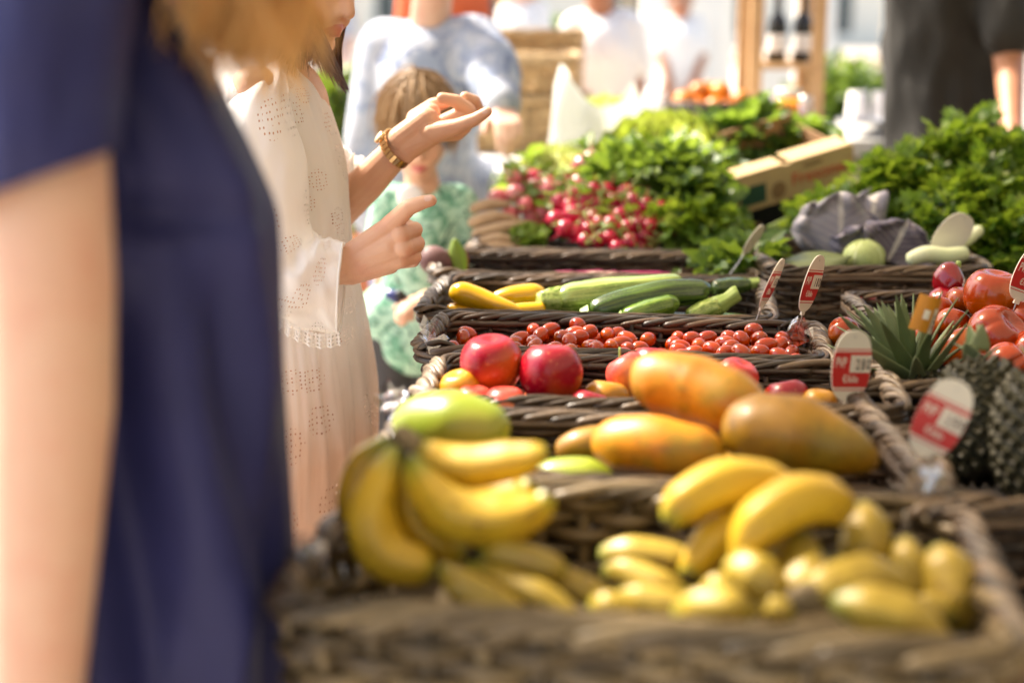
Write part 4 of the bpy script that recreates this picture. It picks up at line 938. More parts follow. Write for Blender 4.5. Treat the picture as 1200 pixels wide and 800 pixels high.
# ---------- pineapples ----------
def blade(b, base, d, up, L_, w_, curl, r, n=9, keel=.35, ser=0):
    d = np.array(d, float); d /= np.linalg.norm(d); side = np.cross(d, up); side /= np.linalg.norm(side) + 1e-9; nn = np.cross(side, d)
    t = np.linspace(0, 1, n); c = base + d * (t * L_)[:, None] + nn * (curl * t ** 2 * L_)[:, None]
    wt = w_ * (np.clip(1 - t, 0, 1) ** .75) * (1 - .25 * (1 - t) ** 4)
    rows = np.stack([c + side * wt[:, None] + nn * (keel * wt)[:, None], c, c - side * wt[:, None] + nn * (keel * wt)[:, None]], 1)
    b.grid(rows, t=np.repeat(t, 3), u=np.tile([0, .5, 1], n), r=r)
def pineapple(base, axis, R_, H_, lab, nleaf=46, leafL=.13, seed=1):
    q = np.random.default_rng(seed); axis = np.array(axis, float); axis /= np.linalg.norm(axis); base = np.array(base, float)
    root = empty('pineapple', base); tag(root, lab, 'pineapple', 'pineapples'); zq = Vector(axis).to_track_quat('Z', 'Y').to_matrix(); Mx = np.array(zq)
    b = MB(); a = np.linspace(.05, np.pi - .05, 40); prof = [(max(.002, math.sin(x) ** .6 * R_), -math.cos(x) * H_ / 2 + H_ / 2) for x in a]
    b.revolve(prof, 40, r=.1)
    rows = 13
    for j in range(rows):       # eyes: raised diamonds with a spiky bract
        zz = H_ * (j + .7) / (rows + .4); rr = R_ * max(.3, math.sin(math.acos(max(-1, min(1, 1 - 2 * zz / H_)))) ** .6); k = 13
        for i in range(k):
            th = 2 * np.pi * (i + .5 * (j % 2)) / k; e = A(math.cos(th), math.sin(th), 0); tt = A(-math.sin(th), math.cos(th), 0); c = e * rr + A(0, 0, zz); hw = np.pi * rr / k * 1.02; hh = H_ / rows * .98
            v = A(c + tt * hw - e * .002, c + A(0, 0, hh) - e * .002, c - tt * hw - e * .002, c - A(0, 0, hh) - e * .002, c + tt * hw * .5 + e * .005, c + A(0, 0, hh * .5) + e * .005, c - tt * hw * .5 + e * .005, c - A(0, 0, hh * .5) + e * .005, c + e * .004 - A(0, 0, 0), c + e * .012 + A(0, 0, hh * .5))
            b.add(v, [(0, 1, 5, 4), (1, 2, 6, 5), (2, 3, 7, 6), (3, 0, 4, 7)], [(4, 5, 8), (5, 6, 8), (6, 7, 8), (7, 4, 8), (4, 9, 6)], r=A(.15, .15, .15, .15, .55, .55, .55, .55, .8, 1.))
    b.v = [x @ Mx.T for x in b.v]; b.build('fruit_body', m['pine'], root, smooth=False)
    c = MB()
    for i in range(nleaf):
        f = i / nleaf; th = i * 2.39996; tilt = 1.25 * (1 - f) ** 1.1 + .06; zz = H_ - .012 + f * .045
        d = A(math.cos(th) * math.sin(tilt), math.sin(th) * math.sin(tilt), math.cos(tilt)); L_ = leafL * (.55 + .75 * math.sin(np.pi * min(1, f * .8 + .15))) * q.uniform(.85, 1.15)
        up = A(0, 0, 1.)
        blade(c, A(0, 0, zz) + d * .006, d, np.cross(d, A(-math.sin(th), math.cos(th), 0)) * -1 + 1e-6, L_, .0145 * q.uniform(.85, 1.2), q.uniform(-.1, .25), q.random())
    for i in range(len(c.v)):
        c.v[i] = c.v[i] @ Mx.T
    o = c.build('crown', m['pineleaf'], root); sd = o.modifiers.new('thick', 'SOLIDIFY'); sd.thickness = .0016; sd.offset = 0
    return root
def V3(a, b): return np.array(b) - np.array(a)
pb = P(1090, 520, 1.62); pt = P(1058, 462, 1.70)
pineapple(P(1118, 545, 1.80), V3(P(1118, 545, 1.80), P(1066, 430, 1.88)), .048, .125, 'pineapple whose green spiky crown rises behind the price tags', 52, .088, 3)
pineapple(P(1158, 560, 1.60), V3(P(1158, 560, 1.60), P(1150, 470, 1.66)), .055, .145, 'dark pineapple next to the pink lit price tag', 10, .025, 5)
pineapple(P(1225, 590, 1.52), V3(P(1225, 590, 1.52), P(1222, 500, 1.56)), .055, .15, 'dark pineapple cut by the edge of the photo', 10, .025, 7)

# ---------- leaves ----------
def tmpl_parsley(ser=3):
    """a leaf of three toothed leaflets"""
    V = []; T = []; Q = []
    for ang, off, s_ in ((0, (0, .55), 1.), (.95, (.12, .38), .8), (-.95, (-.12, .38), .8)):
        k = 11; ca, sa = math.cos(ang), math.sin(ang); base = len(V); V.append((off[0], off[1], 0))
        for i in range(k):
            a = math.pi * (i / (k - 1)) ; rad = s_ * (.42 + .20 * math.sin(a)) * (1 if i % 2 else .68)
            x, y = math.cos(a) * rad * .75, math.sin(a) * rad * 1.05 - .02; z = .10 * math.cos(a * 2) * s_ - .12 * (x * x + y * y)
            V.append((off[0] + x * ca + y * sa, off[1] - x * sa + y * ca, z))
        for i in range(k - 1): T.append((base, base + 1 + i, base + 2 + i))
    return A(*V), T
def tmpl_oval(n=7, w_=.32, ruff=.08, lobes=0):
    t = np.linspace(0, 1, n); V = []
    for i, x in enumerate(t):
        hw = w_ * math.sin(math.pi * min(1, x * .93 + .05)) ** .7 * (1 + .2 * math.sin(x * 19) * lobes)
        for j, s_ in enumerate((-1, -.5, 0, .5, 1)):
            V.append((s_ * hw, x, ruff * abs(s_) * math.sin(i * 2.2 + j) + .12 * abs(s_) * hw / w_ - .25 * x * x))
    Q = [(i * 5 + j, i * 5 + j + 1, i * 5 + j + 6, i * 5 + j + 5) for i in range(n - 1) for j in range(4)]
    u = np.tile([0, .25, .5, .75, 1], n); tt = np.repeat(t, 5)
    return A(*V), Q, u, tt
TP, TPt = tmpl_parsley(); TO, TOq, TOu, TOt = tmpl_oval(); TO2, TO2q, TO2u, TO2t = tmpl_oval(9, .40, .16, 1)
def frames(d, up, spin):
    d = d / np.linalg.norm(d, axis=1)[:, None]; s_ = np.cross(d, up); s_ /= np.linalg.norm(s_, axis=1)[:, None] + 1e-9; n_ = np.cross(s_, d)
    c, s2 = np.cos(spin)[:, None], np.sin(spin)[:, None]; return s_ * c + n_ * s2, d, n_ * c - s_ * s2
def scatter(b, tm, faces, tri, pos, d, up, spin, size, r, u=None, t=None):
    X, Y, Z = frames(d, up, spin); n = len(pos); k = len(tm)
    V = pos[:, None] + size[:, None, None] * (tm[None, :, 0, None] * X[:, None] + tm[None, :, 1, None] * Y[:, None] + tm[None, :, 2, None] * Z[:, None])
    F = (np.asarray(faces)[None] + (np.arange(n) * k)[:, None, None]).reshape(-1, 3 if tri else 4)
    b.add(V.reshape(-1, 3), None if tri else F, F if tri else None, r=np.repeat(r, k), u=np.tile(u, n) if u is not None else .5, t=np.tile(t, n) if t is not None else .5)
def rand_dirs(q, n, bias=A(0, 0, .6)):
    d = q.normal(size=(n, 3)) + bias; return d / np.linalg.norm(d, axis=1)[:, None]
def bunch_leaves(name, lab, cat, c, rad, n, size, mat, kind='parsley', seed=0, root_at=None, nst=30, grp=None, out_bias=1., stemmat=None, lean=A(0, 0, 0)):
    """a bunch: stems fan out from the tie, leaves sit in an uneven shell around the ends"""
    q = np.random.default_rng(seed + 50); c = A(*c); rad = A(*rad); ra = c - A(0, 0, rad[2]) if root_at is None else A(*root_at)
    root = empty(name, ra); tag(root, lab, cat, grp)
    d = rand_dirs(q, n, A(0, -.25, .55)); k = q.random(n) ** .45
    p = c + d * rad * k[:, None]; p = p + (vnoise(p * 22 + seed * 3.3)[:, None] * d) * rad.mean() * .38
    keep = p[:, 2] > (c[2] - rad[2] * .75); p = p[keep]; d = d[keep]; n = len(p)
    dd = d * out_bias + q.normal(size=(n, 3)) * .55 + lean; spin = q.normal(size=n) * .7
    clump = np.clip(.5 + .5 * vnoise(p * 35 + 5) + q.normal(size=n) * .28, 0, 1)
    b = MB(); sz = size * q.uniform(.6, 1.6, n)
    if kind == 'parsley': scatter(b, TP, TPt, True, p, dd, A(0, 0, 1.), spin, sz, clump)
    elif kind == 'oval': scatter(b, TO, TOq, False, p, dd, A(0, 0, 1.), spin, sz, clump, TOu, TOt)
    else: scatter(b, TO2, TO2q, False, p, dd, A(0, 0, 1.), spin, sz, clump, TO2u, TO2t)
    b.build('foliage', mat, root, ra, smooth=(kind != 'parsley'))
    s_ = MB()
    for i in range(nst):
        j = q.integers(0, n); e = p[j]; mid = (ra + e) / 2 + q.normal(size=3) * .012
        s_.tube(crom(A(ra + q.normal(size=3) * .012, mid, e), 7), np.linspace(.0032, .0012, 7), 6, r=q.random())
    s_.build('stem', stemmat or m['stem_green'], root, ra)
    return root
pl = m['parsley']; gp = 'parsley and celery bunches'
def PB(px, py, Y): return P(px, py, Y)
bunch_leaves('parsley_bunch', 'tall parsley bunch forming the peak of the green heap before the grey shirt', 'parsley', PB(1125, 205, 3.10), (.115, .11, .105), 620, .036, pl, seed=1, grp=gp, nst=60)
bunch_leaves('parsley_bunch', 'parsley bunch beside the cardboard box, its leaves hanging to the box lettering', 'parsley', PB(1052, 232, 3.05), (.105, .10, .08), 460, .036, pl, seed=2, grp=gp, nst=50)
bunch_leaves('parsley_bunch', 'parsley bunch right behind the white price tag', 'parsley', PB(1150, 265, 2.90), (.12, .09, .10), 560, .036, pl, seed=3, grp=gp, nst=60)
bunch_leaves('parsley_bunch', 'parsley bunch at the edge of the photo beneath the bare arm', 'parsley', PB(1195, 225, 3.0), (.10, .10, .10), 480, .036, pl, seed=4, grp=gp, nst=50)
bunch_leaves('parsley_bunch', 'parsley bunch lying low behind the red cabbage', 'parsley', PB(985, 262, 2.98), (.10, .06, .032), 220, .034, pl, seed=6, grp=gp, nst=40)
bunch_leaves('parsley_bunch', 'parsley bunch drooping over the big tomatoes at the edge of the photo', 'parsley', PB(1190, 292, 2.78), (.09, .07, .085), 320, .036, pl, seed=5, grp=gp, nst=40)
# stalks fanning out to the box
st = MB(); o0 = PB(930, 268, 3.02); q = np.random.default_rng(4)
for i in range(26): st.tube(crom(A(PB(905 + q.uniform(-8, 12), 268 + q.uniform(-6, 6), 2.98), PB(950 + q.uniform(-5, 5), 250 + q.uniform(-8, 8), 3.0), PB(1010, 222 + q.uniform(-16, 16), 3.05)), 8), .0028, 6, r=q.random())
tag(st.build('celery_stalks', m['stem_green'], None, o0), 'bundle of thin green stalks between the cardboard box and the red cabbage', 'celery')

# leafy greens behind the radishes
g2 = 'leafy green bunches behind the radishes'
rl = m['radleaf']
bunch_leaves('leafy_bunch', 'mid green leafy bunch directly behind the brightest radishes', 'greens', PB(760, 215, 3.25), (.12, .10, .08), 420, .045, rl, 'oval', 11, grp=g2)
bunch_leaves('leafy_bunch', 'leafy bunch sloping down towards the blade shaped white price tag', 'greens', PB(795, 238, 3.18), (.105, .10, .085), 460, .048, m['darkleaf'], 'oval', 12, grp=g2)
bunch_leaves('coriander_bunch', 'toothed green bunch between the radish leaves and the bright lettuce', 'greens', PB(790, 205, 3.38), (.14, .1, .065), 420, .040, pl, 'parsley', 13, grp=g2)
bunch_leaves('coriander_bunch', 'loose green bunch over the radish basket corner', 'greens', PB(815, 268, 3.04), (.09, .07, .045), 240, .036, pl, 'parsley', 14, grp=g2)
bunch_leaves('leafy_bunch', 'dark leafy bunch behind the cardboard box', 'greens', PB(865, 172, 3.6), (.17, .10, .05), 420, .055, m['darkleaf'], 'oval', 15, grp=g2)
bunch_leaves('leafy_bunch', 'bright leaf bunch on the far side of the cardboard box', 'greens', PB(935, 165, 3.6), (.08, .08, .04), 200, .04, rl, 'ruff', 16, grp=g2)
bunch_leaves('spinach_bunch', 'dark spinach leaves behind the long striped courgette', 'greens', PB(850, 316, 2.70), (.09, .05, .012), 60, .036, m['darkleaf'], 'oval', 17, nst=20, grp='greens lying in the chard basket')
bunch_leaves('spinach_bunch', 'dark leaves near the tip of the edge-on price tag', 'greens', PB(880, 305, 2.72), (.06, .06, .02), 60, .042, m['darkleaf'], 'oval', 18, nst=12, grp='greens lying in the chard basket')

def leaf_sheet(b, base, d, nrm, L_, W_, cup, ruff, r, freq=9, n=14, mm=17, seed=0., curl=.3, lobed=0.):
    d = d / np.linalg.norm(d); s_ = np.cross(d, nrm); s_ /= np.linalg.norm(s_); n_ = np.cross(s_, d)
    t = np.linspace(0, 1, n)[:, None]; u = np.linspace(-1, 1, mm)[None]
    w_ = W_ * (np.sin(np.pi * np.clip(t * .72 + .10, 0, 1)) ** .8) * (1 + lobed * np.sin(t * 14 + u * 2))
    top = (1 - .28 * u ** 2 * t)       # rounded top
    edge = np.clip(np.maximum(np.abs(u), t) - .55, 0, 1) / .45
    ph = seed * 7.
    rf = ruff * edge ** 1.4 * (np.sin(u * freq + t * freq * .8 + ph) + .5 * np.sin(t * freq * 1.9 - u * freq * 1.3 + ph * 2))
    x = w_ * u; y = L_ * t * top; z = cup * W_ * u ** 2 + curl * L_ * t ** 2 + rf + .03 * W_ * np.sin(7 * u) * t
    G = base + s_ * x[..., None] + d * y[..., None] + n_ * z[..., None]
    b.grid(G, r=r, u=np.tile(np.linspace(0, 1, mm), n), t=np.repeat(t[:, 0], mm))
def lettuce(lab, c, rad, mat, n=26, seed=0, ruff=.18, cat='lettuce', grp=None, freq=14, face=A(0, -.35, 1.)):
    q = np.random.default_rng(seed + 9); c = A(*c); ra = c - A(0, 0, rad * .5); root = empty('lettuce_head', ra); tag(root, lab, cat, grp)
    b = MB(); ax = face / np.linalg.norm(face)
    for i in range(n):
        th = i * 2.39996; f = (i + .5) / n; tilt = .25 + 1.15 * f
        e = np.cross(ax, A(1, 0, 0)); e /= np.linalg.norm(e); e2 = np.cross(ax, e)
        o_ = e * math.cos(th) + e2 * math.sin(th); d = ax * math.cos(tilt) + o_ * math.sin(tilt)
        leaf_sheet(b, ra + o_ * rad * .05, d, ax * math.sin(tilt) - o_ * math.cos(tilt), rad * (.75 + .5 * f), rad * (.45 + .25 * f), .35, rad * ruff, np.clip(q.normal(.9 - .5 * f, .12), 0, 1), freq, 16, 25, q.random(), -.1 + .35 * (1 - f))
    b.build('leaves', mat, root, ra)
    k = MB(); k.ellip(ra, (rad * .22, rad * .22, rad * .3), (10, 14)); k.build('heart', mat, root, ra)
    return root
lettuce('bright pale lettuce beside the root vegetables, lit by the sun', PB(655, 190, 3.40), .095, m['lettuce'], 22, 1)
lettuce('frilly bright yellow green lettuce at the very back of the leafy heap', PB(780, 158, 3.5), .13, m['frisee'], 34, 2, .20, freq=22)
lettuce('frilly lettuce next to the plastic bag', PB(735, 170, 3.55), .085, m['frisee'], 24, 3, .2, freq=20)
lettuce('lettuce sticking up inside the white plastic bag', PB(712, 128, 4.02), .085, m['lettuce'], 20, 4, .2)
lettuce('small green lettuce leaves sitting at the radish basket rim', PB(617, 272, 3.04), .052, m['radleaf'], 14, 5, .12)
lettuce('curly green lettuce beside the brightest radishes', PB(700, 235, 3.3), .05, m['frisee'], 14, 6, .2)
lettuce('lettuce in shade behind the root vegetables', PB(610, 205, 3.5), .05, m['darkleaf'], 14, 7, .15)

# red cabbage
def cabbage():
    c = PB(1000, 285, 2.78); root = empty('red_cabbage', c); tag(root, 'red cabbage with wide greyish purple outer leaves standing open', 'cabbage')
    h = MB(); h.ellip((0, 0, .01), (.06, .06, .055), (18, 24)); h.build('heart', m['redcab'], root)
    for i, (bx, tx, W_, cup, cu, sd, off, Yt) in enumerate([((985, 300), (985, 232), .085, .45, -.12, .3, -.04, 2.74), ((1010, 300), (1022, 236), .080, .3, -.1, 1.1, .03, 2.88), ((1040, 306), (1062, 262), .082, -.25, -.1, 2.2, -.06, 2.70), ((960, 300), (950, 240), .04, .6, -.2, 3.3, .0, 2.76), ((1010, 303), (1010, 262), .06, .3, -.3, 4.2, -.05, 2.70)]):
        a = PB(*bx, 2.76 + off); t_ = PB(*tx, Yt); d = t_ - a; b = MB(); nrm = A(0, 1, .25)
        leaf_sheet(b, a, d, nrm, np.linalg.norm(d) * 1.1, W_, cup, .017, [.75, .6, .08, .9, .3][i], 7, 26, 33, sd, cu)
        o = b.build('outer_leaf', m['redcab'], root, c); s_ = o.modifiers.new('thick', 'SOLIDIFY'); s_.thickness = .0018
    return root
cabbage()
def gcab(lab, px, py, Y, r):
    c = PB(px, py, Y); root = empty('green_cabbage', c); tag(root, lab, 'cabbage'); q = np.random.default_rng(8); h = MB(); h.ellip((0, 0, 0), (r, r, r * .85), (20, 28), r=.5); h.build('heart', m['greencab'], root)
    b = MB()
    for i in range(5):
        th = i * 1.35; o_ = A(math.cos(th), math.sin(th), 0); t = np.linspace(-.75, 1.45, 12)[:, None]; u = np.linspace(-.85, .85, 13)[None]
        rr = r * (1.03 + .025 * i + .03 * np.sin(u * 8 + t * 5)); d = (o_ * np.cos(t)[..., None] * np.cos(u)[..., None] + A(0, 0, 1.) * np.sin(t)[..., None] * .88 + A(-o_[1], o_[0], 0) * (np.sin(u) * np.cos(t))[..., None])
        b.grid(d * rr[..., None], r=q.random(), u=np.tile(np.linspace(0, 1, 13), 12), t=np.repeat(np.linspace(0, 1, 12), 13))
    b.build('outer_leaf', m['greencab'], root)
gcab('small pale green cabbage in front of the red cabbage', 1012, 302, 2.66, .036)
gcab('green cabbage deep in the shade behind the small pale one', 1080, 312, 2.75, .045)
# flat grey green leaf lying on the cabbage basket
b = MB(); leaf_sheet(b, PB(915, 308, 2.64), PB(985, 296, 2.62) - PB(915, 308, 2.64), A(0, -.3, 1), .13, .045, -.1, .003, .5, 5, 16, 15, .4, -.1)
o = b.build('cabbage_leaf', m['paleleaf'], None, PB(950, 300, 2.63)); tag(o, 'flat grey green leaf lying on the cabbage basket behind the small wired tag', 'leaf')
o.modifiers.new('thick', 'SOLIDIFY').thickness = .0015
long_fruit('leek', m['leek'], [(1062, 306, 2.60, 8), (1085, 298, 2.60, 10), (1110, 300, 2.60, 10), (1135, 296, 2.61, 9)], 24, 18, lab='white leek stem lying across the cabbage basket', cat='leek', endpow=.2)
long_fruit('leek', m['leek'], [(1105, 295, 2.66, 8), (1125, 286, 2.68, 8), (1150, 268, 2.72, 7)], 24, 18, lab='pale stalk slanting up under the white price tag', cat='leek', endpow=.2)

# beet, chard
def beet():
    c = PB(510, 306, 2.72); o = MB(); r = S(19, 2.72); a = np.linspace(0, np.pi, 20)
    o.revolve([(max(.0005, math.sin(x) ** .9 * r * .9), -math.cos(x) * r * (1.05 + .25 * (math.cos(x) > 0) * math.cos(x) ** 4)) for x in a], 26, mod=lambda rr, zz, th: (rr * (1 + .03 * np.cos(3 * th)), zz))
    o = o.build('beetroot', m['beet']); o.location = c; o.rotation_euler = (0, R(-65), 0); tag(o, 'dusty purple beetroot with thin roots beside the chard leaf', 'beetroot')
    q = np.random.default_rng(3)
    b = MB(); base = PB(496, 296, 2.72)
    for i in range(7): b.tube(crom(A(base + q.normal(size=3) * .003, PB(486 + q.uniform(-6, 8), 290 + q.uniform(-7, 8), 2.72), PB(470 + q.uniform(-5, 14), 290 + q.uniform(-10, 20), 2.70)), 10), np.linspace(.0016, .0004, 10), 5)
    b.tube(crom(A(PB(480, 300, 2.72), PB(468, 306, 2.72), PB(464, 322, 2.72), PB(468, 335, 2.71)), 12), .0006, 5)
    w_ = b.build('root_hair', m['stem_dry'], None, c); w_.parent = o; w_.matrix_parent_inverse = Matrix.LocRotScale(o.location, o.rotation_euler, None).inverted()
beet()
b = MB(); leaf_sheet(b, PB(541, 322, 2.70), PB(533, 280, 2.72) - PB(541, 322, 2.70), A(-.2, 1, .2), .072, .021, .5, .0015, .7, 5, 20, 17, .2, .05)
o = b.build('chard_leaf', m['chardleaf'], None, PB(538, 310, 2.70)); tag(o, 'small upright green leaf edged in purple beside the beetroot', 'leaf'); o.modifiers.new('thick', 'SOLIDIFY').thickness = .001
q = np.random.default_rng(12)
for i in range(9):
    x0 = 560 + i * 17; b = MB(); pts = A(PB(x0, 329 - q.uniform(0, 7), 2.68 + q.uniform(0, .05)), PB(x0 + 45, 326 - q.uniform(0, 5), 2.70), PB(x0 + 95, 325 - q.uniform(0, 7), 2.69 + q.uniform(0, .05)))
    b.tube(crom(pts, 12), .0052 * q.uniform(.8, 1.2), 10, flat=.7); tag(b.build('swiss_chard', m['stem_magenta'], None, pts[1]), 'magenta chard stem lying lengthwise behind the courgettes', 'chard', 'magenta chard stems')
b = MB(); pts = A(PB(640, 326, 2.66), PB(690, 321, 2.66), PB(735, 322, 2.66)); b.tube(crom(pts, 12), .004, 10); tag(b.build('pale_chard', m['leek'], None, pts[1]), 'single pale green stem among the magenta chard', 'stem')

# roots (parsnip like) heap at the near corner of the radish basket
roots = [[(548, 262, 3.10, 7), (580, 255, 3.1, 8), (615, 262, 3.12, 4)], [(552, 275, 3.05, 6), (590, 268, 3.06, 8), (630, 262, 3.08, 4)], [(556, 286, 3.02, 6), (585, 281, 3.02, 8), (612, 284, 3.02, 4)], [(550, 246, 3.16, 5), (572, 240, 3.16, 7), (600, 240, 3.16, 4)], [(560, 292, 2.99, 5), (585, 290, 3.0, 7), (615, 292, 3.0, 4)]]
for i, r_ in enumerate(roots): long_fruit('parsnip', m['root'], r_, 22, 14, lab=['pale brown parsnip on top of the roots, near the child', 'pale brown parsnip in the middle of the roots', 'pale brown parsnip low near the radish basket rim', 'pale brown parsnip farthest from the camera', 'pale brown parsnip right on the basket rim'][i], cat='parsnip', grp='parsnips piled in the basket corner', lump=.1)

# radishes: bunches, each radish a part
def radish_bunch(lab, cx, cy, Y, spots, mat, rp, seed, leaves=40):
    q = np.random.default_rng(seed); c = PB(cx, cy, Y); root = empty('radish_bunch', c); tag(root, lab, 'radishes', 'radish bunches')
    for (px, py, dy) in spots:
        p = PB(px, py, Y + dy); r = S(rp * q.uniform(.85, 1.15), Y); b = MB(); a = np.linspace(0, np.pi, 16)
        b.revolve([(max(.0004, math.sin(x) * r), -math.cos(x) * r * 1.08 - (0 if x > .3 else .0)) for x in a], 20)
        tail = crom(A((0, 0, -r), (.001, 0, -r * 1.5), (.004, .002, -r * 2.6)), 8); b.tube(tail, np.linspace(r * .16, .0003, 8), 6)
        o = b.build('radish', m[mat], root); o.location = Vector(p - c); d = (p - c) + A(0, -.02, .01) + q.normal(size=3) * .012; o.rotation_euler = Vector(-d).to_track_quat('Z', 'Y').to_euler()
    s_ = MB()
    for (px, py, dy) in spots: s_.tube(crom(A(PB(px, py, Y + dy) + A(0, .008, 0), (PB(px, py, Y + dy) + c) / 2 + A(0, .02, .01), c + A(0, .06, .0)), 8), .0018, 5)
    for i in range(16):
        k = spots[q.integers(0, len(spots))]; p0 = PB(k[0], k[1], Y + k[2]) + A(0, -.016, .004); s_.tube(crom(A(p0, p0 + q.normal(size=3) * A(.02, .004, .012), p0 + q.normal(size=3) * A(.03, .006, .02) + A(0, .01, .02)), 7), .0015, 5)
    s_.build('stem', m['stem_green'], root, c)
    b = MB(); kk = [spots[i] for i in q.integers(0, len(spots), 9)]; pf = A(*[PB(k[0], k[1], Y + k[2]) + A(0, -.012, 0) for k in kk])
    scatter(b, TO, TOq, False, pf, rand_dirs(q, 9, A(0, -.3, .2)), A(0, 0, 1.), q.normal(size=9) * .6, q.uniform(.018, .034, 9), q.random(9), TOu, TOt); n = leaves; p = c + A(0, .09, .0) + q.normal(size=(n, 3)) * A(.03, .03, .02)
    scatter(b, TO, TOq, False, p, rand_dirs(q, n, A(0, .6, .5)), A(0, 0, 1.), q.normal(size=n) * .6, q.uniform(.04, .07, n), q.random(n), TOu, TOt); b.build('leaves', m['radleaf'], root, c)
def spots(cx, cy, w_, h_, n, seed, dmin=9):
    q = np.random.default_rng(seed); out = []
    for _ in range(4000):
        x, y = q.uniform(-1, 1), q.uniform(-1, 1)
        if x * x + y * y > 1: continue
        x, y = cx + x * w_, cy + y * h_
        if all(math.hypot(x - a, y - b) > dmin for a, b, _ in out): out.append((x, y, q.uniform(-.01, .02) + (cy - y) * .0016))
        if len(out) >= n: break
    return out
radish_bunch('bunch of bright crimson radishes nearest the basket rim', 720, 278, 3.00, spots(722, 272, 44, 20, 17, 1, 13), 'radish', 9, 1)
radish_bunch('bunch of bright crimson radishes at the end beside the green leaves', 755, 265, 3.04, spots(755, 262, 24, 30, 12, 2, 13), 'radish', 10.5, 2)
radish_bunch('bunch of crimson radishes heaped higher in the middle', 700, 240, 3.12, spots(705, 240, 36, 20, 13, 3, 14), 'radish', 11, 3)
radish_bunch('bunch of mixed pale and crimson radishes in the middle of the heap', 675, 250, 3.08, spots(672, 252, 24, 26, 13, 4, 12), 'radish', 11, 4)
radish_bunch('bunch of pale pink radishes behind the parsnips', 615, 222, 3.22, spots(617, 232, 34, 26, 13, 5, 16), 'radish_pale', 11, 5)
radish_bunch('bunch of crimson radishes among the pale ones', 640, 215, 3.26, spots(642, 224, 20, 20, 6, 6, 15), 'radish', 11.5, 6)
radish_bunch('three large pink radishes on the very top of the heap', 690, 200, 3.3, [(684, 196, 0), (694, 190, .02), (682, 217, -.02), (663, 214, 0)], 'radish_pale', 14, 7, 16)
# garlic-like pale bulb by the cardboard box
long_fruit('garlic_bulb', m['radish_pale'], [(846, 222, 3.3, 9), (846, 212, 3.3, 12), (846, 200, 3.3, 5)], 16, 16, lab='pale bulb beside the cardboard box corner', cat='garlic')

# ---------- cardboard box ----------
def cardbox():
    a = PB(853, 250, 3.22); b_ = PB(1000, 205, 3.34); z0 = .96; root = empty('cardboard_box', (a + b_) / 2); tag(root, 'open cardboard produce box with red lettering, tilted beside the parsley', 'box'); O = (a + b_) / 2
    # local frame: x along the front, z up the front panel
    ex = b_ - a; W = np.linalg.norm(ex); ex /= W; up = A(0, -.25, 1.); up -= ex * np.dot(up, ex); up /= np.linalg.norm(up); ey = np.cross(up, ex); H = S(44, 3.28); D = .26
    def loc(x, y, z): return a - O + ex * x + ey * y + up * z - up * .012
    def slab(nm, x0, x1, y0, y1, z0, z1, mt, par=root):
        s_ = MB(); s_.add(A(*[loc(x, y, z) for z in (z0, z1) for y in (y0, y1) for x in (x0, x1)]), [(0, 2, 3, 1), (4, 5, 7, 6), (0, 1, 5, 4), (1, 3, 7, 5), (3, 2, 6, 7), (2, 0, 4, 6)]); return s_.build(nm, mt, par, smooth=False)
    t = .005
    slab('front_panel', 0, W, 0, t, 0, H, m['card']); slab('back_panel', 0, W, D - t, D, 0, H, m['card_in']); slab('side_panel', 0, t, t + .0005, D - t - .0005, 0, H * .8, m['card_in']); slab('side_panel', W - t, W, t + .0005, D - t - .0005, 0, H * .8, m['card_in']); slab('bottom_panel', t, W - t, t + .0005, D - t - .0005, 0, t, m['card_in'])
    slab('flap', W * .02, W * .44, .001, .05, H + .001, H + .004, m['card']); slab('flap', W * .5, W * .98, .001, .06, H + .001, H + .004, m['card'])
    # green square print and round brown print
    slab('green_print', W * .10, W * .30, -.0012, -.0002, H * .16, H * .68, m['green_print'])
    s_ = MB(); th = np.linspace(0, 2 * np.pi, 20, endpoint=False); s_.add(np.vstack([[loc(W * .40, -.001, H * .35)], A(*[loc(W * .40 + math.cos(x) * H * .22, -.001, H * .35 + math.sin(x) * H * .24) for x in th])]), None, [(0, 1 + (i + 1) % 20, 1 + i) for i in range(20)]); s_.build('round_print', m['brown_print'], root, smooth=False)
    mat = Matrix((ex.tolist() + [0], ey.tolist() + [0], up.tolist() + [0], [0, 0, 0, 1])).transposed()
    for txt, sz, x, z, mt in (('Fresones', H * .50, W * .50, H * .36, 'red_print'), ('Huelva', H * .20, W * .60, H * .78, 'brown_print')):
        o = text_mesh(txt, sz, .0006); o.name = 'lettering'; o.data.materials.append(m[mt]); o.parent = root
        o.matrix_local = Matrix.Translation(Vector(loc(x, -.0014, z))) @ mat @ Matrix.Rotation(R(90), 4, 'X')
def text_mesh(txt, size, ext=.0003, align='LEFT', bold=0.):
    cu = bpy.data.curves.new('t', 'FONT'); cu.body = txt; cu.size = size; cu.extrude = ext; cu.align_x = align; cu.offset = bold
    o = bpy.data.objects.new('t', cu); col.objects.link(o); bpy.context.view_layer.update()
    me = bpy.data.meshes.new_from_object(o.evaluated_get(bpy.context.evaluated_depsgraph_get())); bpy.data.objects.remove(o); n = bpy.data.objects.new('lettering', me); col.objects.link(n); return n
cardbox()

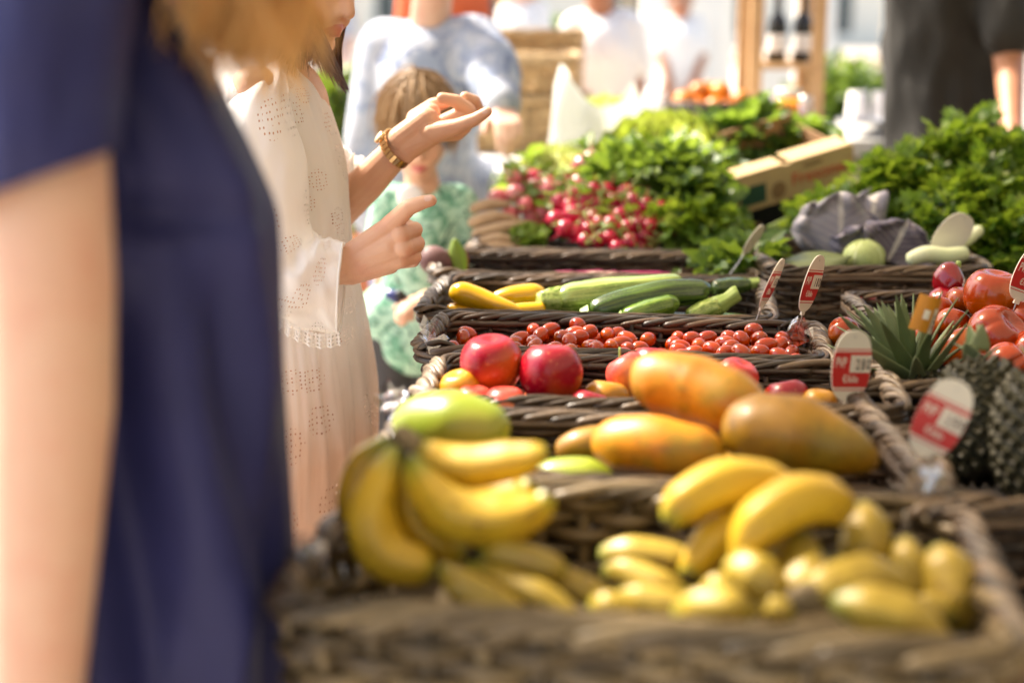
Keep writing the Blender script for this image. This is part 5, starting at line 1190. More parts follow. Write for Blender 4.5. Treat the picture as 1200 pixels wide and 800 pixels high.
# ---------- price tags ----------
def oval_pts(w_, h_, n=40, top=1., k=.55):
    """stadium-like outline; narrower foot"""
    th = np.linspace(0, 2 * np.pi, n, endpoint=False) + np.pi / 2; x = np.cos(th); y = np.sin(th)
    X = np.sign(x) * np.abs(x) ** .75 * w_ / 2; Y = np.sign(y) * np.abs(y) ** .9 * h_ / 2
    return np.stack([X, Y], 1)
def plate(mb, poly, z0, z1):
    n = len(poly); v = np.vstack([np.c_[poly, np.full(n, z0)], np.c_[poly, np.full(n, z1)], [[*poly.mean(0), z0], [*poly.mean(0), z1]]]); i = np.arange(n); j = (i + 1) % n
    mb.add(v, np.stack([i, j, j + n, i + n], 1), np.vstack([np.stack([j, i, np.full(n, 2 * n)], 1), np.stack([i + n, j + n, np.full(n, 2 * n + 1)], 1)]))
def clip_poly(poly, y0, y1):
    def cut(p, y, keep):
        out = []
        for i in range(len(p)):
            a, b_ = p[i], p[(i + 1) % len(p)]; ia, ib = keep(a[1]), keep(b_[1])
            if ia: out.append(a)
            if ia != ib: t = (y - a[1]) / (b_[1] - a[1]); out.append(a + (b_ - a) * t)
        return np.array(out)
    return cut(cut(poly, y0, lambda v: v >= y0), y1, lambda v: v <= y1)
def price_tag(lab, top, bot, Y, w_px, yaw, digits, wire=None, blank=False, group='price tags stuck in the produce', fade=False):
    """top and bottom pixels of the plate give its place, tilt and height; yaw turns it about its own axis"""
    a = P(*bot, Y[0] if isinstance(Y, tuple) else Y); b_ = P(*top, Y[1] if isinstance(Y, tuple) else Y); H = np.linalg.norm(b_ - a); W = S(w_px, Y[0] if isinstance(Y, tuple) else Y); up = (b_ - a) / H
    n = A(0, -1, .15); n -= up * np.dot(n, up); n /= np.linalg.norm(n); n = np.array(Matrix.Rotation(yaw, 3, Vector(up)) @ Vector(n)); x = np.cross(up, n)
    root = empty('price_tag', (a + b_) / 2); tag(root, lab, 'price tag', group)
    Mx = Matrix((x.tolist() + [0], up.tolist() + [0], n.tolist() + [0], [0, 0, 0, 1])).transposed(); root.matrix_world = Matrix.Translation(Vector((a + b_) / 2)) @ Mx
    poly = oval_pts(W, H); p = MB(); plate(p, poly, -.0010, .0006); p.build('plate', m['tag_white'], root, smooth=False)
    if not blank:
        q = oval_pts(W * .995, H * .995, 120)
        p = MB(); plate(p, clip_poly(q, -.30 * H, .20 * H), .00062, .0009)
        p.build('red_band', m['tag_red'], root, smooth=False)
        for y0 in (.225, -.345): p = MB(); plate(p, clip_poly(q, y0 * H, (y0 + .014) * H), .00062, .0009); p.build('red_line', m['tag_red'], root, smooth=False)
        t = text_mesh('PVP', W * .235, .0001, 'LEFT', W * .003); t.data.materials.append(m['tag_white']); t.parent = root; t.location = (-W * .42, -.02 * H, .00105); t.scale = (.72, 1.5, 1)
        t = text_mesh('€/kilo', W * .21, .0001, 'CENTER', W * .002); t.data.materials.append(m['tag_white']); t.parent = root; t.location = (0, -.23 * H, .00105); t.scale = (.8, 1.2, 1)
        cw = W * .125
        for i, d in enumerate(digits):
            x0 = -W * .045 + i * (cw + W * .01); p = MB(); p.box((x0, -.09 * H, .00092), (x0 + cw, .155 * H, .0013)); s_ = p.build('digit_strip', m['tag_white'], root, smooth=False)
            if d != ' ':
                t = text_mesh(d, H * .21, .0001, 'CENTER', W * .004); t.data.materials.append(m['tag_ink']); t.parent = s_; t.location = (x0 + cw / 2, -.045 * H, .00145); t.scale = (.52, 1, 1)
    h = MB(); th = np.linspace(0, 2 * np.pi, 12, endpoint=False); h.tube(np.stack([np.cos(th) * .0012, H * .41 + np.sin(th) * .0012, np.full(12, .0007)], -1), .0004, 5, closed=True, ref=A(0, 0, 1.)); h.build('hole_rim', m['steel'], root)
    c = MB(); c.box((-W * .09, -H * .56, -.0015), (W * .09, -H * .46, .0015)); c.build('clip', m['tag_white'], root, smooth=False)
    wl = wire or .05
    c = MB(); c.tube(crom(A((0, -H * .5, 0), (.001, -H * .5 - wl * .5, .001), (0, -H * .5 - wl, 0)), 8), .0011, 6); c.build('wire', m['steel'], root)
    return root
price_tag('small narrow price tag on a wire at the end of the plum tomato basket', (962, 299), (941, 365), 2.10, 40, R(52), ' 180', .03)
price_tag('largest red and white price tag, facing the camera in front of the lone tomato', (1003, 387), (993, 470), 1.72, 50, R(14), ' 280', .07)
price_tag('pinkish tilted price tag in front of the pineapples', (1126, 447), (1080, 534), 1.46, 58, R(-14), ' 199', .05)
price_tag('red and white price tag seen almost edge-on beside the courgette stalk', (918, 303), (892, 360), 2.18, 40, R(66), ' 150', .04)
price_tag('thin white price tag seen edge-on beside the magenta chard greens', (895, 264), (872, 297), 2.60, 28, R(62), ' ', .05, blank=True)
price_tag('plain white back of a price tag standing over the leeks', (1134, 252), (1098, 300), (2.64, 2.62), 38, R(10), ' ', .05, blank=True)
price_tag('red price tag cut by the edge of the photo above the tomatoes', (1222, 288), (1192, 352), 2.05, 42, R(20), ' 240', .05)
def label_band():
    a = P(1108, 352, 1.80); root = empty('fruit_label', a); tag(root, 'yellow paper label with a barcode stuck among the pineapple leaves', 'label')
    c0, c1 = P(1092, 348, 1.74), P(1086, 390, 1.74); H = np.linalg.norm(c0 - c1); up = (c0 - c1) / H; n = A(.25, -1, .1); n -= up * n.dot(up); n /= np.linalg.norm(n); x = np.cross(up, n); W = S(31, 1.74); O = (c0 + c1) / 2
    Mx = Matrix((x.tolist() + [0], up.tolist() + [0], n.tolist() + [0], [0, 0, 0, 1])).transposed(); root.matrix_world = Matrix.Translation(Vector(O)) @ Mx @ Matrix.Rotation(R(-12), 4, 'Z')
    def curved(x0, x1, y0, y1, off, nm, mt):
        b = MB(); X, Y = np.meshgrid(np.linspace(x0, x1, 12), np.linspace(y0, y1, 4), indexing='ij'); Z = -X * X * 34 + off; b.grid(np.stack([X, Y, Z], -1)); return b.build(nm, mt, root, smooth=True)
    curved(-W / 2, W / 2, -H / 2, H / 2, 0, 'label_paper', m['tag_yellow']); curved(W * .18, W * .5, -H * .5, H * .2, .0006, 'barcode_panel', m['tag_white'])
    for i in range(7): curved(W * .22, W * .46, -H * .42 + i * H * .075, -H * .42 + i * H * .075 + H * (.02 + .018 * (i % 2)), .0011, 'barcode_line', m['tag_ink'])
    curved(-W * .22, W * .02, -H * .14, H * .12, .0006, 'white_print', m['tag_white'])
label_band()

# clear film knotted round the basket corners
def crumple(lab, px, py, Y, r, seed):
    q = np.random.default_rng(seed); c = P(px, py, Y); b = MB()
    for k in range(3):
        n = 22; G = np.stack(np.meshgrid(np.linspace(-1, 1, n), np.linspace(-1, 1, n), indexing='ij'), -1); z = np.zeros((n, n))
        for _ in range(26):
            d = q.normal(size=2); d /= np.linalg.norm(d); z += np.abs(G @ d - q.uniform(-1, 1)) * q.normal() * .5
        z = (z - z.mean()) / z.std() * .35; Gx = np.dstack([G[..., 0] * (1 - .2 * z), G[..., 1], z]); rot = np.linalg.qr(q.normal(size=(3, 3)))[0]
        b.grid(Gx @ rot * r * A(.8, .6, 1.2) + q.normal(size=3) * r * .25)
    o = b.build('plastic_film', m['film'], None, np.zeros(3), smooth=False); o.location = c; tag(o, lab, 'plastic film', 'clear film on the basket corners')
crumple('crumpled clear film on the corner of the plum tomato basket', 505, 398, 2.02, .020, 1)
crumple('crumpled clear film on the corner between the pineapples and the bananas', 1085, 580, 1.36, .024, 2)
crumple('crumpled clear film under the small wired price tag', 938, 386, 2.04, .018, 3)
crumple('crumpled clear film on the corner of the nearest basket beside the navy dress', 362, 668, 1.17, .02, 4)
crumple('crumpled clear film behind the banana bunch crown', 470, 470, 1.62, .018, 5)

# white plastic bag standing behind the lettuces
def bag():
    c = PB(700, 185, 4.0); root = empty('plastic_bag', c); tag(root, 'open white plastic carrier bag standing behind the radishes', 'bag'); n, s_ = 26, 64
    b = MB(); th = np.linspace(0, 2 * np.pi, s_, endpoint=False)[None]; t = np.linspace(0, 1, n)[:, None]
    W = S(60, 4.0); H = S(92, 4.0)
    lobes = .50 * np.exp(-((np.mod(th - np.pi + np.pi, 2 * np.pi) - np.pi) / 1.15) ** 2) + .32 * np.exp(-((np.mod(th + np.pi, 2 * np.pi) - np.pi) / 1.15) ** 2)
    rx = W * (1.0 - .10 * t + .08 * np.sin(3 * th + 4 * t)); ry = W * .6 * (1 + .15 * np.sin(5 * th + 2))
    zt = H * t * (.50 + lobes * 1.25 * t)
    G = np.stack([rx * np.cos(th) * (1 - .25 * t ** 3 * (lobes > .1)), ry * np.sin(th) * (1 - .15 * t), zt + 0 * th], -1); G += (vnoise(G * 14) * .008)[..., None]
    b.grid(G, closed_v=True); q = MB(); o = b.build('bag_body', m['bag'], root)
    b2 = MB(); b2.ellip((0, 0, .004), (W * .98, W * .58, .02), (8, 32)); b2.build('bag_bottom', m['bag'], root)
table('white side table behind the stall carrying the plastic bag', -.05, .55, 3.92, 4.32, .985, m['white_paint'])
bag()
# ================= people =================
def capsule(b, p0, p1, r0, r1, n=16):
    p0, p1 = A(*p0), A(*p1); d = p1 - p0; L_ = np.linalg.norm(d) + 1e-9; ax = d / L_
    ref = np.eye(3)[np.argmin(np.abs(ax))]; a = np.cross(ax, ref); a /= np.linalg.norm(a); c = np.cross(ax, a)
    th = np.linspace(0, 2 * np.pi, n, endpoint=False); e = np.linspace(-np.pi / 2 + .02, 0, 6)
    rings = [(p0 + ax * (r0 * math.sin(x)), r0 * math.cos(x)) for x in e] + [(p1 + ax * (r1 * math.sin(-x)), r1 * math.cos(x)) for x in e[::-1]]
    G = np.stack([o + rr * (np.cos(th)[:, None] * a + np.sin(th)[:, None] * c) for o, rr in rings])
    base = b.n; b.grid(G, closed_v=True)
    k = len(rings)
    for i0, o, fl in ((0, rings[0][0], 0), (k - 1, rings[-1][0], 1)):
        ci = b.n; idx = base + i0 * n + np.arange(n); nx = np.roll(idx, -1)
        b.add(o[None]); b.t3.append(np.stack([np.full(n, ci), idx, nx], 1) if fl else np.stack([np.full(n, ci), nx, idx], 1)); b.mt.append(np.full(n, 0))
def fuse(b, voxel, smooth=6, fac=.5):
    o = b.build('tmp', m['skin']); bpy.context.view_layer.update()
    r = o.modifiers.new('r', 'REMESH'); r.mode = 'VOXEL'; r.voxel_size = voxel
    s_ = o.modifiers.new('s', 'SMOOTH'); s_.iterations = smooth; s_.factor = fac
    dg = bpy.context.evaluated_depsgraph_get(); ev = o.evaluated_get(dg); me = ev.to_mesh()
    V = np.empty(len(me.vertices) * 3); me.vertices.foreach_get('co', V); V = V.reshape(-1, 3) + np.array(o.location)
    lt = np.empty(len(me.polygons), int); me.polygons.foreach_get('loop_total', lt); li = np.empty(len(me.loops), int); me.loops.foreach_get('vertex_index', li)
    st = np.empty(len(me.polygons), int); me.polygons.foreach_get('loop_start', st)
    Q = li[st[lt == 4][:, None] + np.arange(4)]; T = li[st[lt == 3][:, None] + np.arange(3)]
    ev.to_mesh_clear(); bpy.data.objects.remove(o); return V, Q, T
def head_caps(c, f, u, s_=1.):
    f = f / np.linalg.norm(f); u = u - f * np.dot(u, f); u /= np.linalg.norm(u); x = np.cross(f, u)
    W = lambda a, b_, d: c + s_ * (x * a + f * b_ + u * d); b = MB()
    def ell(cc, r):
        n0 = b.n; e = MB(); e.ellip((0, 0, 0), r, (18, 24)); V = e.v[0]; V = np.stack([W(*(A(*cc) + p)) for p in V]); b.add(V, e.q[0])
    ell((0, -.014, .036), (.073, .090, .080)); ell((0, .026, -.025), (.058, .060, .078))
    for sg in (-1, 1):
        capsule(b, W(sg * .046, .0, -.058), W(sg * .012, .062, -.094), .022 * s_, .017 * s_); ell((sg * .073, -.008, -.012), (.009, .017, .030))
        capsule(b, W(sg * .036, .058, -.028), W(sg * .018, .074, -.05), .020 * s_, .017 * s_); capsule(b, W(sg * .010, .088, -.040), W(sg * .006, .086, -.030), .008 * s_, .008 * s_)
        capsule(b, W(0, .0915, -.0615), W(sg * .019, .081, -.064), .0052 * s_, .0035 * s_, 10); capsule(b, W(0, .0895, -.0715), W(sg * .017, .080, -.068), .0062 * s_, .0036 * s_, 10)
        capsule(b, W(sg * .010, .080, .022), W(sg * .045, .064, .022), .011 * s_, .010 * s_)
    capsule(b, W(0, .068, -.052), W(0, .066, -.078), .022 * s_, .018 * s_)
    capsule(b, W(0, .068, -.094), W(0, .066, -.090), .0165 * s_, .016 * s_); capsule(b, W(0, .080, .012), W(0, .101, -.034), .008 * s_, .0105 * s_)
    return b, W
def add_head(body, faces_mi, c, f, u, s_, neck_to, nr=.052, voxel=.0035):
    b, W = head_caps(c, f, u, s_); capsule(b, W(0, -.02, -.05), neck_to, nr * s_, nr * 1.15)
    V, Q, T = fuse(b, voxel, 4)
    cen = V[Q].mean(1); x0 = np.array([W(0, .088, -.0665)]); d = cen - x0; fz = (W(0, 1, 0) - W(0, 0, 0)) / s_; uz = (W(0, 0, 1) - W(0, 0, 0)) / s_; xz = (W(1, 0, 0) - W(0, 0, 0)) / s_
    dx, dy, dz = d @ xz, d @ fz, d @ uz; mi = ((np.abs(dx) < .0215 * s_) & (dy > -.012 * s_) & (np.abs(dz) < .0115 * s_ * (1 - (dx / (.026 * s_)) ** 2)) ).astype(int)
    n0 = body.n; body.add(V, None, None); 
    for k in (0, 1):
        qq = Q[mi == k]; body.q.append(qq + n0); body.mq.append(np.full(len(qq), k))
    if len(T): body.t3.append(T + n0); body.mt.append(np.zeros(len(T), int))
    return W
def eyes(W, s_, par, org):
    for sg in (-1, 1):
        b = MB(); b.ellip(W(sg * .031, .0735, .0), A(.0115, .0115, .0115) * s_, (12, 16)); o = b.build('eye', m['eye'], par, org)
        b = MB(); b.ellip(W(sg * .031, .0835, .0), A(.0045, .0045, .0045) * s_, (8, 10)); b.build('iris', m['iris'], o, org)
def hair_strands(mat, par, org, guides, n, r0, seed, spread=.012, npts=10, name='hair', wave=.0):
    """guides: list of (list of points, radius of the lock at each end)"""
    q = np.random.default_rng(seed); b = MB()
    for pts, w0, w1, cnt in guides:
        for i in range(cnt):
            o0 = q.normal(size=3) * w0 * .5; o1 = q.normal(size=3) * w1 * .5; k = len(pts); P_ = A(*[np.array(p) + o0 * (1 - j / (k - 1)) + o1 * (j / (k - 1)) for j, p in enumerate(pts)])
            c = crom(P_, npts); ph = q.uniform(0, 6.28); t = np.linspace(0, 1, npts)
            if wave: c = c + wave * t[:, None] * np.stack([np.sin(t * 14 + ph), np.cos(t * 13 + ph), 0 * t], 1)
            b.tube(c, r0 * q.uniform(.6, 1.3) * np.clip(1.15 - t ** 3, .1, 1), 5, r=q.random(), caps=False)
    return b.build(name, mat, par, org)
def hair_cap(b, W, s_, front=.25, back=-.09, top=1.09, seed=0, fringe=.0):
    ph = np.linspace(.001, np.pi * .72, 26); th = np.linspace(0, 2 * np.pi, 56, endpoint=False); G = np.zeros((26, 56, 3))
    for i, p in enumerate(ph):
        for j, t in enumerate(th):
            fr = max(0, math.sin(t)); lim = np.pi * .70 * (1 - .50 * fr ** 1.5) ; pp = min(p, lim)
            v = A(.073 * math.sin(pp) * math.cos(t), .090 * math.sin(pp) * math.sin(t), .082 * math.cos(pp)) * (top + .02 * math.sin(9 * t + 3 * pp) + .015 * math.sin(23 * t))
            G[i, j] = W(v[0], v[1] - .014, v[2] + .036)
    b.grid(G, closed_v=True, r=np.tile(np.abs(np.sin(np.arange(56) * 2.3)), 26))
def cloth_from_caps(name, caps, voxel, mat, par, org, fold=.006, fs=9., smooth=8, cut=None, stretch=A(1, 1, .45)):
    b = MB()
    for c_ in caps: capsule(b, *c_, n=18)
    V, Q, T = fuse(b, voxel, smooth)
    me = MB(); me.add(V, Q, T if len(T) else None); o = me.build(name, mat, par, org)
    if fold:
        M_ = o.data; n = len(M_.vertices); N = np.empty(n * 3); M_.vertices.foreach_get('normal', N); N = N.reshape(-1, 3); C = np.empty(n * 3); M_.vertices.foreach_get('co', C); C = C.reshape(-1, 3)
        k = vnoise((C + 31) * fs * stretch) + .5 * vnoise((C + 7) * fs * 2.1 * stretch); C = C + N * (fold * k)[:, None]; M_.vertices.foreach_set('co', C.ravel()); M_.update()
    return o
def simple_hand(b, w_, d, s_=1., up=A(0, 0, 1.), hold=.6):
    """palm, four bent fingers and a thumb as capsules"""
    d = d / np.linalg.norm(d); sd = np.cross(d, up); sd /= np.linalg.norm(sd); nn = np.cross(sd, d)
    for i, (o_, L_) in enumerate(((-.028, .075), (-.010, .086), (.009, .088), (.027, .082))):
        k = w_ + d * L_ * s_ + sd * o_ * s_; capsule(b, w_ + sd * o_ * .5 * s_, k, .014 * s_, .0105 * s_)
        a1, a2 = hold, hold * 2; l1 = (.034, .042, .045, .04)[i] * s_; d1 = d * math.cos(a1) - nn * math.sin(a1); d2 = d * math.cos(a2) - nn * math.sin(a2); p1 = k + d1 * l1; p2 = p1 + d2 * l1 * .8
        capsule(b, k, p1, .0100 * s_, .0088 * s_, 10); capsule(b, p1, p2, .0088 * s_, .0072 * s_, 10)
    t0 = w_ + d * .025 * s_ + sd * .02 * s_; t1 = t0 + (d * .6 + sd * .7 - nn * .3) * .045 * s_; capsule(b, t0, t1, .0145 * s_, .0115 * s_); capsule(b, t1, t1 + (d * .9 + sd * .2 - nn * .3) * .032 * s_, .011 * s_, .009 * s_)

def folk(label, J, f, cloth, skin='skin', hair='brown_hair', k=1., lower='denim', long_sleeve=False, voxel=.010, hair_len=0., hs=1., shirt_scale=1., fold=.006, hold=.5, skirt=False, hem=None):
    """J: joints as world points: head, chest, belly, sh/el/wr/hip/kn/an pairs"""
    base = (J['an'][0] + J['an'][1]) / 2; base = A(base[0], base[1], 0); root = empty('person', base); tag(root, label, 'person')
    g = {kk: v for kk, v in J.items()}; sh, el, wr, hp, kn, an = (J[x] for x in ('sh', 'el', 'wr', 'hip', 'kn', 'an'))
    b = MB(); nk = (sh[0] + sh[1]) / 2 + A(0, 0, .02 * k); pel = (hp[0] + hp[1]) / 2
    capsule(b, sh[0], sh[1], .055 * k, .055 * k); capsule(b, nk - A(0, 0, .10 * k), J['belly'], .11 * k, .10 * k); capsule(b, J['belly'], pel, .105 * k, .12 * k); capsule(b, hp[0], hp[1], .10 * k, .10 * k)
    for i in (0, 1):
        capsule(b, sh[i], el[i], .050 * k, .038 * k); capsule(b, el[i], wr[i], .038 * k, .025 * k); capsule(b, hp[i], kn[i], .085 * k, .055 * k); capsule(b, kn[i], an[i] + A(0, 0, .06), .052 * k, .036 * k)
        simple_hand(b, wr[i], wr[i] - el[i], k, hold=hold)
        ft = f / np.linalg.norm(f); capsule(b, an[i] + A(0, 0, .05), A(an[i][0], an[i][1], .04) + ft * .13 * k, .036 * k, .028 * k)
    V, Q, T = fuse(b, voxel * .6, 3); body = MB(); body.add(V, Q, T if len(T) else None)
    W = add_head(body, None, J['head'], f, A(0, 0, 1.), hs, nk, .05 * k / hs, .005)
    bo = body.build('body', [m[skin], m['lip']], root, base); eyes(W, hs, root, base)
    hb = MB(); hair_cap(hb, W, hs); hh = hb.build('hair', m[hair], root, base)
    if hair_len:
        gl = [([W(sx * .06, -.03, .05), W(sx * .088, -.04, -.02), W(sx * .08, -.05, -.06 - hair_len)], .03, .03, 60) for sx in (-1, 1)] + [([W(sx * .03, -.09, .05), W(sx * .03, -.112, -.03), W(sx * .03, -.10, -.07 - hair_len)], .04, .04, 70) for sx in (-1, 1)]
        hair_strands(m[hair], root, base, gl, 0, .0022, 3)
    q = shirt_scale * k; arm_to = 1.0 if long_sleeve else .55
    caps = [(sh[0], sh[1], .068 * q, .068 * q), (nk - A(0, 0, .11 * k), J['belly'], .132 * q, .135 * q), (J['belly'], pel, .135 * q, .145 * q), (hp[0] + A(0, 0, .04), hp[1] + A(0, 0, .04), .118 * q, .118 * q)]
    if hem is not None: caps += [(pel, hem, .145 * q, .165 * q)]
    for i in (0, 1):
        e = sh[i] + (el[i] - sh[i]) * min(1, arm_to * 1.5 if long_sleeve else arm_to * 1.3); caps.append((sh[i], e, .068 * q, .060 * q))
        if long_sleeve: caps.append((el[i], el[i] + (wr[i] - el[i]) * .85, .055 * q, .040 * q))
    cloth_from_caps('shirt', caps, voxel, m[cloth], root, base, fold)
    if skirt: cloth_from_caps('skirt', [(hp[0], kn[0], .13 * k, .17 * k), (hp[1], kn[1], .13 * k, .17 * k)], voxel, m[lower], root, base, fold)
    else:
        caps = [(hp[0], hp[1], .112 * k, .112 * k)]
        for i in (0, 1): caps += [(hp[i], kn[i], .098 * k, .072 * k), (kn[i], an[i] + A(0, 0, .08), .070 * k, .056 * k)]
        cloth_from_caps('trousers', caps, voxel, m[lower], root, base, fold * .8)
    for i in (0, 1):
        s_ = MB(); ft = f / np.linalg.norm(f); capsule(s_, A(an[i][0], an[i][1], .05) - ft * .04 * k, A(an[i][0], an[i][1], .042) + ft * .15 * k, .048 * k, .036 * k); v_ = s_.v[0]
        for vv in s_.v: vv[:, 2] = np.maximum(vv[:, 2], .004)
        s_.build('shoe', m['leather'], root, base)
    return root, W
def legs(x, y, hipz, w_=.09, dy=.0, k=1.):
    """hips, knees, ankles straight under a point"""
    return dict(hip=[A(x - w_, y, hipz), A(x + w_, y + dy, hipz)], kn=[A(x - w_ * 1.05, y - .01, hipz * .53), A(x + w_ * 1.05, y + dy - .01, hipz * .53)], an=[A(x - w_ * 1.1, y, .03), A(x + w_ * 1.1, y + dy, .03)])

# ---- child in the mint shirt ----
c0 = P(494, 240, 3.22)
J = legs(c0[0] - .02, 3.24, .70, .06); J.update(head=P(489, 150, 3.2), sh=[P(458, 236, 3.22), P(536, 240, 3.24)], belly=P(494, 330, 3.24), el=[P(444, 290, 3.24), P(546, 336, 3.20)], wr=[P(449, 340, 3.22), P(496, 350, 3.05)])
child, W = folk('small child with light brown hair in a mint printed shirt, holding a dark blue object', J, A(.12, -1, -.35), 'mint', 'skin', 'brown_hair', .68, 'trousers_grey', hs=.93, hold=.8, shirt_scale=1.04)
q = np.random.default_rng(5); gl = []
for i in range(46):
    a = q.uniform(0, 6.28); e = A(math.cos(a), math.sin(a)); gl.append(([W(.01 * e[0], -.01 + .01 * e[1], .122), W(.058 * e[0], -.014 + .07 * e[1], .098), W(.082 * e[0], -.012 + .104 * e[1], .048 + .01 * q.normal()), W(.083 * e[0], -.014 + (.108 if e[1] > 0 else .10) * e[1], (.012 if e[1] > .3 else -.04) + .012 * q.normal())], .016, .02, 26))
hair_strands(m['brown_hair'], child, np.array(child.location), gl, 0, .0018, 6)
b = MB(); b.tube(A(P(452, 343, 3.02), P(466, 348, 3.02), P(476, 350, 3.03)), A(.010, .015, .010), 14); o = b.build('toy_car', m['blue_plastic'], None, P(464, 346, 3.02)); tag(o, 'small dark blue object held in the child hand', 'toy')
b = MB(); b.ellip(P(468, 348, 3.015), (.014, .010, .016), (10, 14)); b.build('grip', m['black_plastic'], o, P(464, 346, 3.02))
b = MB(); c = P(481, 232, 3.15); leaf = b.ellip(c, (.030, .010, .030), (12, 18)); b.build('undershirt', m['white_shirt'], child, np.array(child.location))

# ---- bending shopper in the pale blue print shirt ----
c0 = P(505, 200, 4.05); J = legs(c0[0] - .02, 4.25, .84, .10); J.update(head=P(520, -70, 3.85), sh=[P(450, 60, 4.0), P(556, 52, 3.95)], belly=P(490, 150, 4.1), el=[P(436, 170, 3.95), P(580, 92, 3.80)], wr=[P(470, 225, 3.85), P(590, 128, 3.65)])
folk('shopper in a pale blue patterned shirt bending forward behind the child', J, A(.5, -.8, -.5), 'blueprint', 'skin_pale', 'brown_hair', 1.0, 'denim', long_sleeve=True, shirt_scale=1.22, fold=.012)
# ---- orange shirt ----
c0 = P(530, 100, 5.4); J = legs(c0[0] + .02, 5.45, .86, .09); J.update(head=P(520, -120, 5.4), sh=[P(490, -22, 5.4), P(552, -18, 5.4)], belly=P(520, 80, 5.45), el=[P(478, 60, 5.35), P(560, 70, 5.35)], wr=[P(490, 130, 5.25), P(572, 118, 5.2)])
folk('person in a bright orange short sleeved shirt behind the bending shopper', J, A(.3, -1, -.1), 'orange_shirt', 'skin_pale', 'dark_hair', .95, 'denim', shirt_scale=1.1)
# ---- large white shirt, seen from behind ----
c0 = P(705, 100, 5.9); J = legs(c0[0], 5.95, .85, .10); J.update(head=P(700, -44, 5.9), sh=[P(678, 34, 5.9), P(732, 34, 5.9)], belly=P(706, 100, 5.95), el=[P(664, 84, 5.9), P(746, 92, 5.9)], wr=[P(668, 128, 5.75), P(742, 140, 5.8)])
folk('broad shopper in a loose white shirt with their back turned, behind the plastic bag', J, A(.1, 1, -.05), 'white_shirt', 'skin_tan', 'brown_hair', 1.05, 'white_shirt', shirt_scale=1.12, hair_len=.02, hem=P(708, 150, 5.95))
# ---- far shoppers ----
c0 = P(797, 60, 8.5); J = legs(c0[0], 8.5, .88, .09); J.update(head=P(797, -2, 8.5), sh=[P(782, 32, 8.5), P(814, 32, 8.5)], belly=P(798, 64, 8.5), el=[P(776, 66, 8.45), P(822, 66, 8.45)], wr=[P(782, 92, 8.35), P(816, 92, 8.35)])
folk('distant shopper in a white shirt and dark trousers above the orange bowl', J, A(0, -1, -.1), 'white_shirt', 'skin_tan', 'dark_hair', 1., 'black_cloth')
c0 = P(612, 60, 7.6); J = legs(c0[0], 7.6, .86, .09); J.update(head=P(612, -30, 7.6), sh=[P(597, 16, 7.6), P(629, 16, 7.6)], belly=P(613, 56, 7.6), el=[P(588, 52, 7.55), P(638, 52, 7.55)], wr=[P(594, 84, 7.45), P(630, 80, 7.4)])
folk('distant shopper in a pale top behind the stack of tan hampers', J, A(0.4, -1, -.1), 'white_shirt', 'skin_pale', 'blonde', 1., 'white_shirt', hair_len=.1, skirt=True)
c0 = P(352, 60, 9.5); J = legs(c0[0], 9.5, .86, .09); J.update(head=P(388, -20, 9.5), sh=[P(377, 12, 9.5), P(402, 12, 9.5)], belly=P(390, 50, 9.5), el=[P(370, 46, 9.45), P(410, 46, 9.45)], wr=[P(376, 76, 9.35), P(404, 72, 9.3)])
c0 = P(390, 60, 9.5); J.update(legs(c0[0], 9.5, .86, .09)); folk('distant shopper in pale blue between the two women at the stall', J, A(0.4, -1, -.1), 'blueprint', 'skin_pale', 'dark_hair', 1., 'denim')
# ---- man in the grey shirt ----
c0 = P(1112, 160, 4.2); J = legs(c0[0] + .02, 4.25, .93, .09); J.update(head=P(1108, -215, 4.2), sh=[P(1070, -85, 4.28), P(1172, -60, 4.05)], belly=P(1106, 70, 4.25), el=[P(1062, 60, 4.45), P(1183, 78, 3.95)], wr=[P(1080, 130, 4.5), P(1186, 158, 3.72)])
J['hip'] = [P(1092, 200, 4.28), P(1136, 200, 4.22)]
folk('man in a dark grey T-shirt standing behind the parsley, one bare forearm showing', J, A(.55, -.8, -.25), 'grey_shirt', 'skin_tan', 'dark_hair', 1.08, 'black_cloth', shirt_scale=1.22, fold=.020, hold=.8)

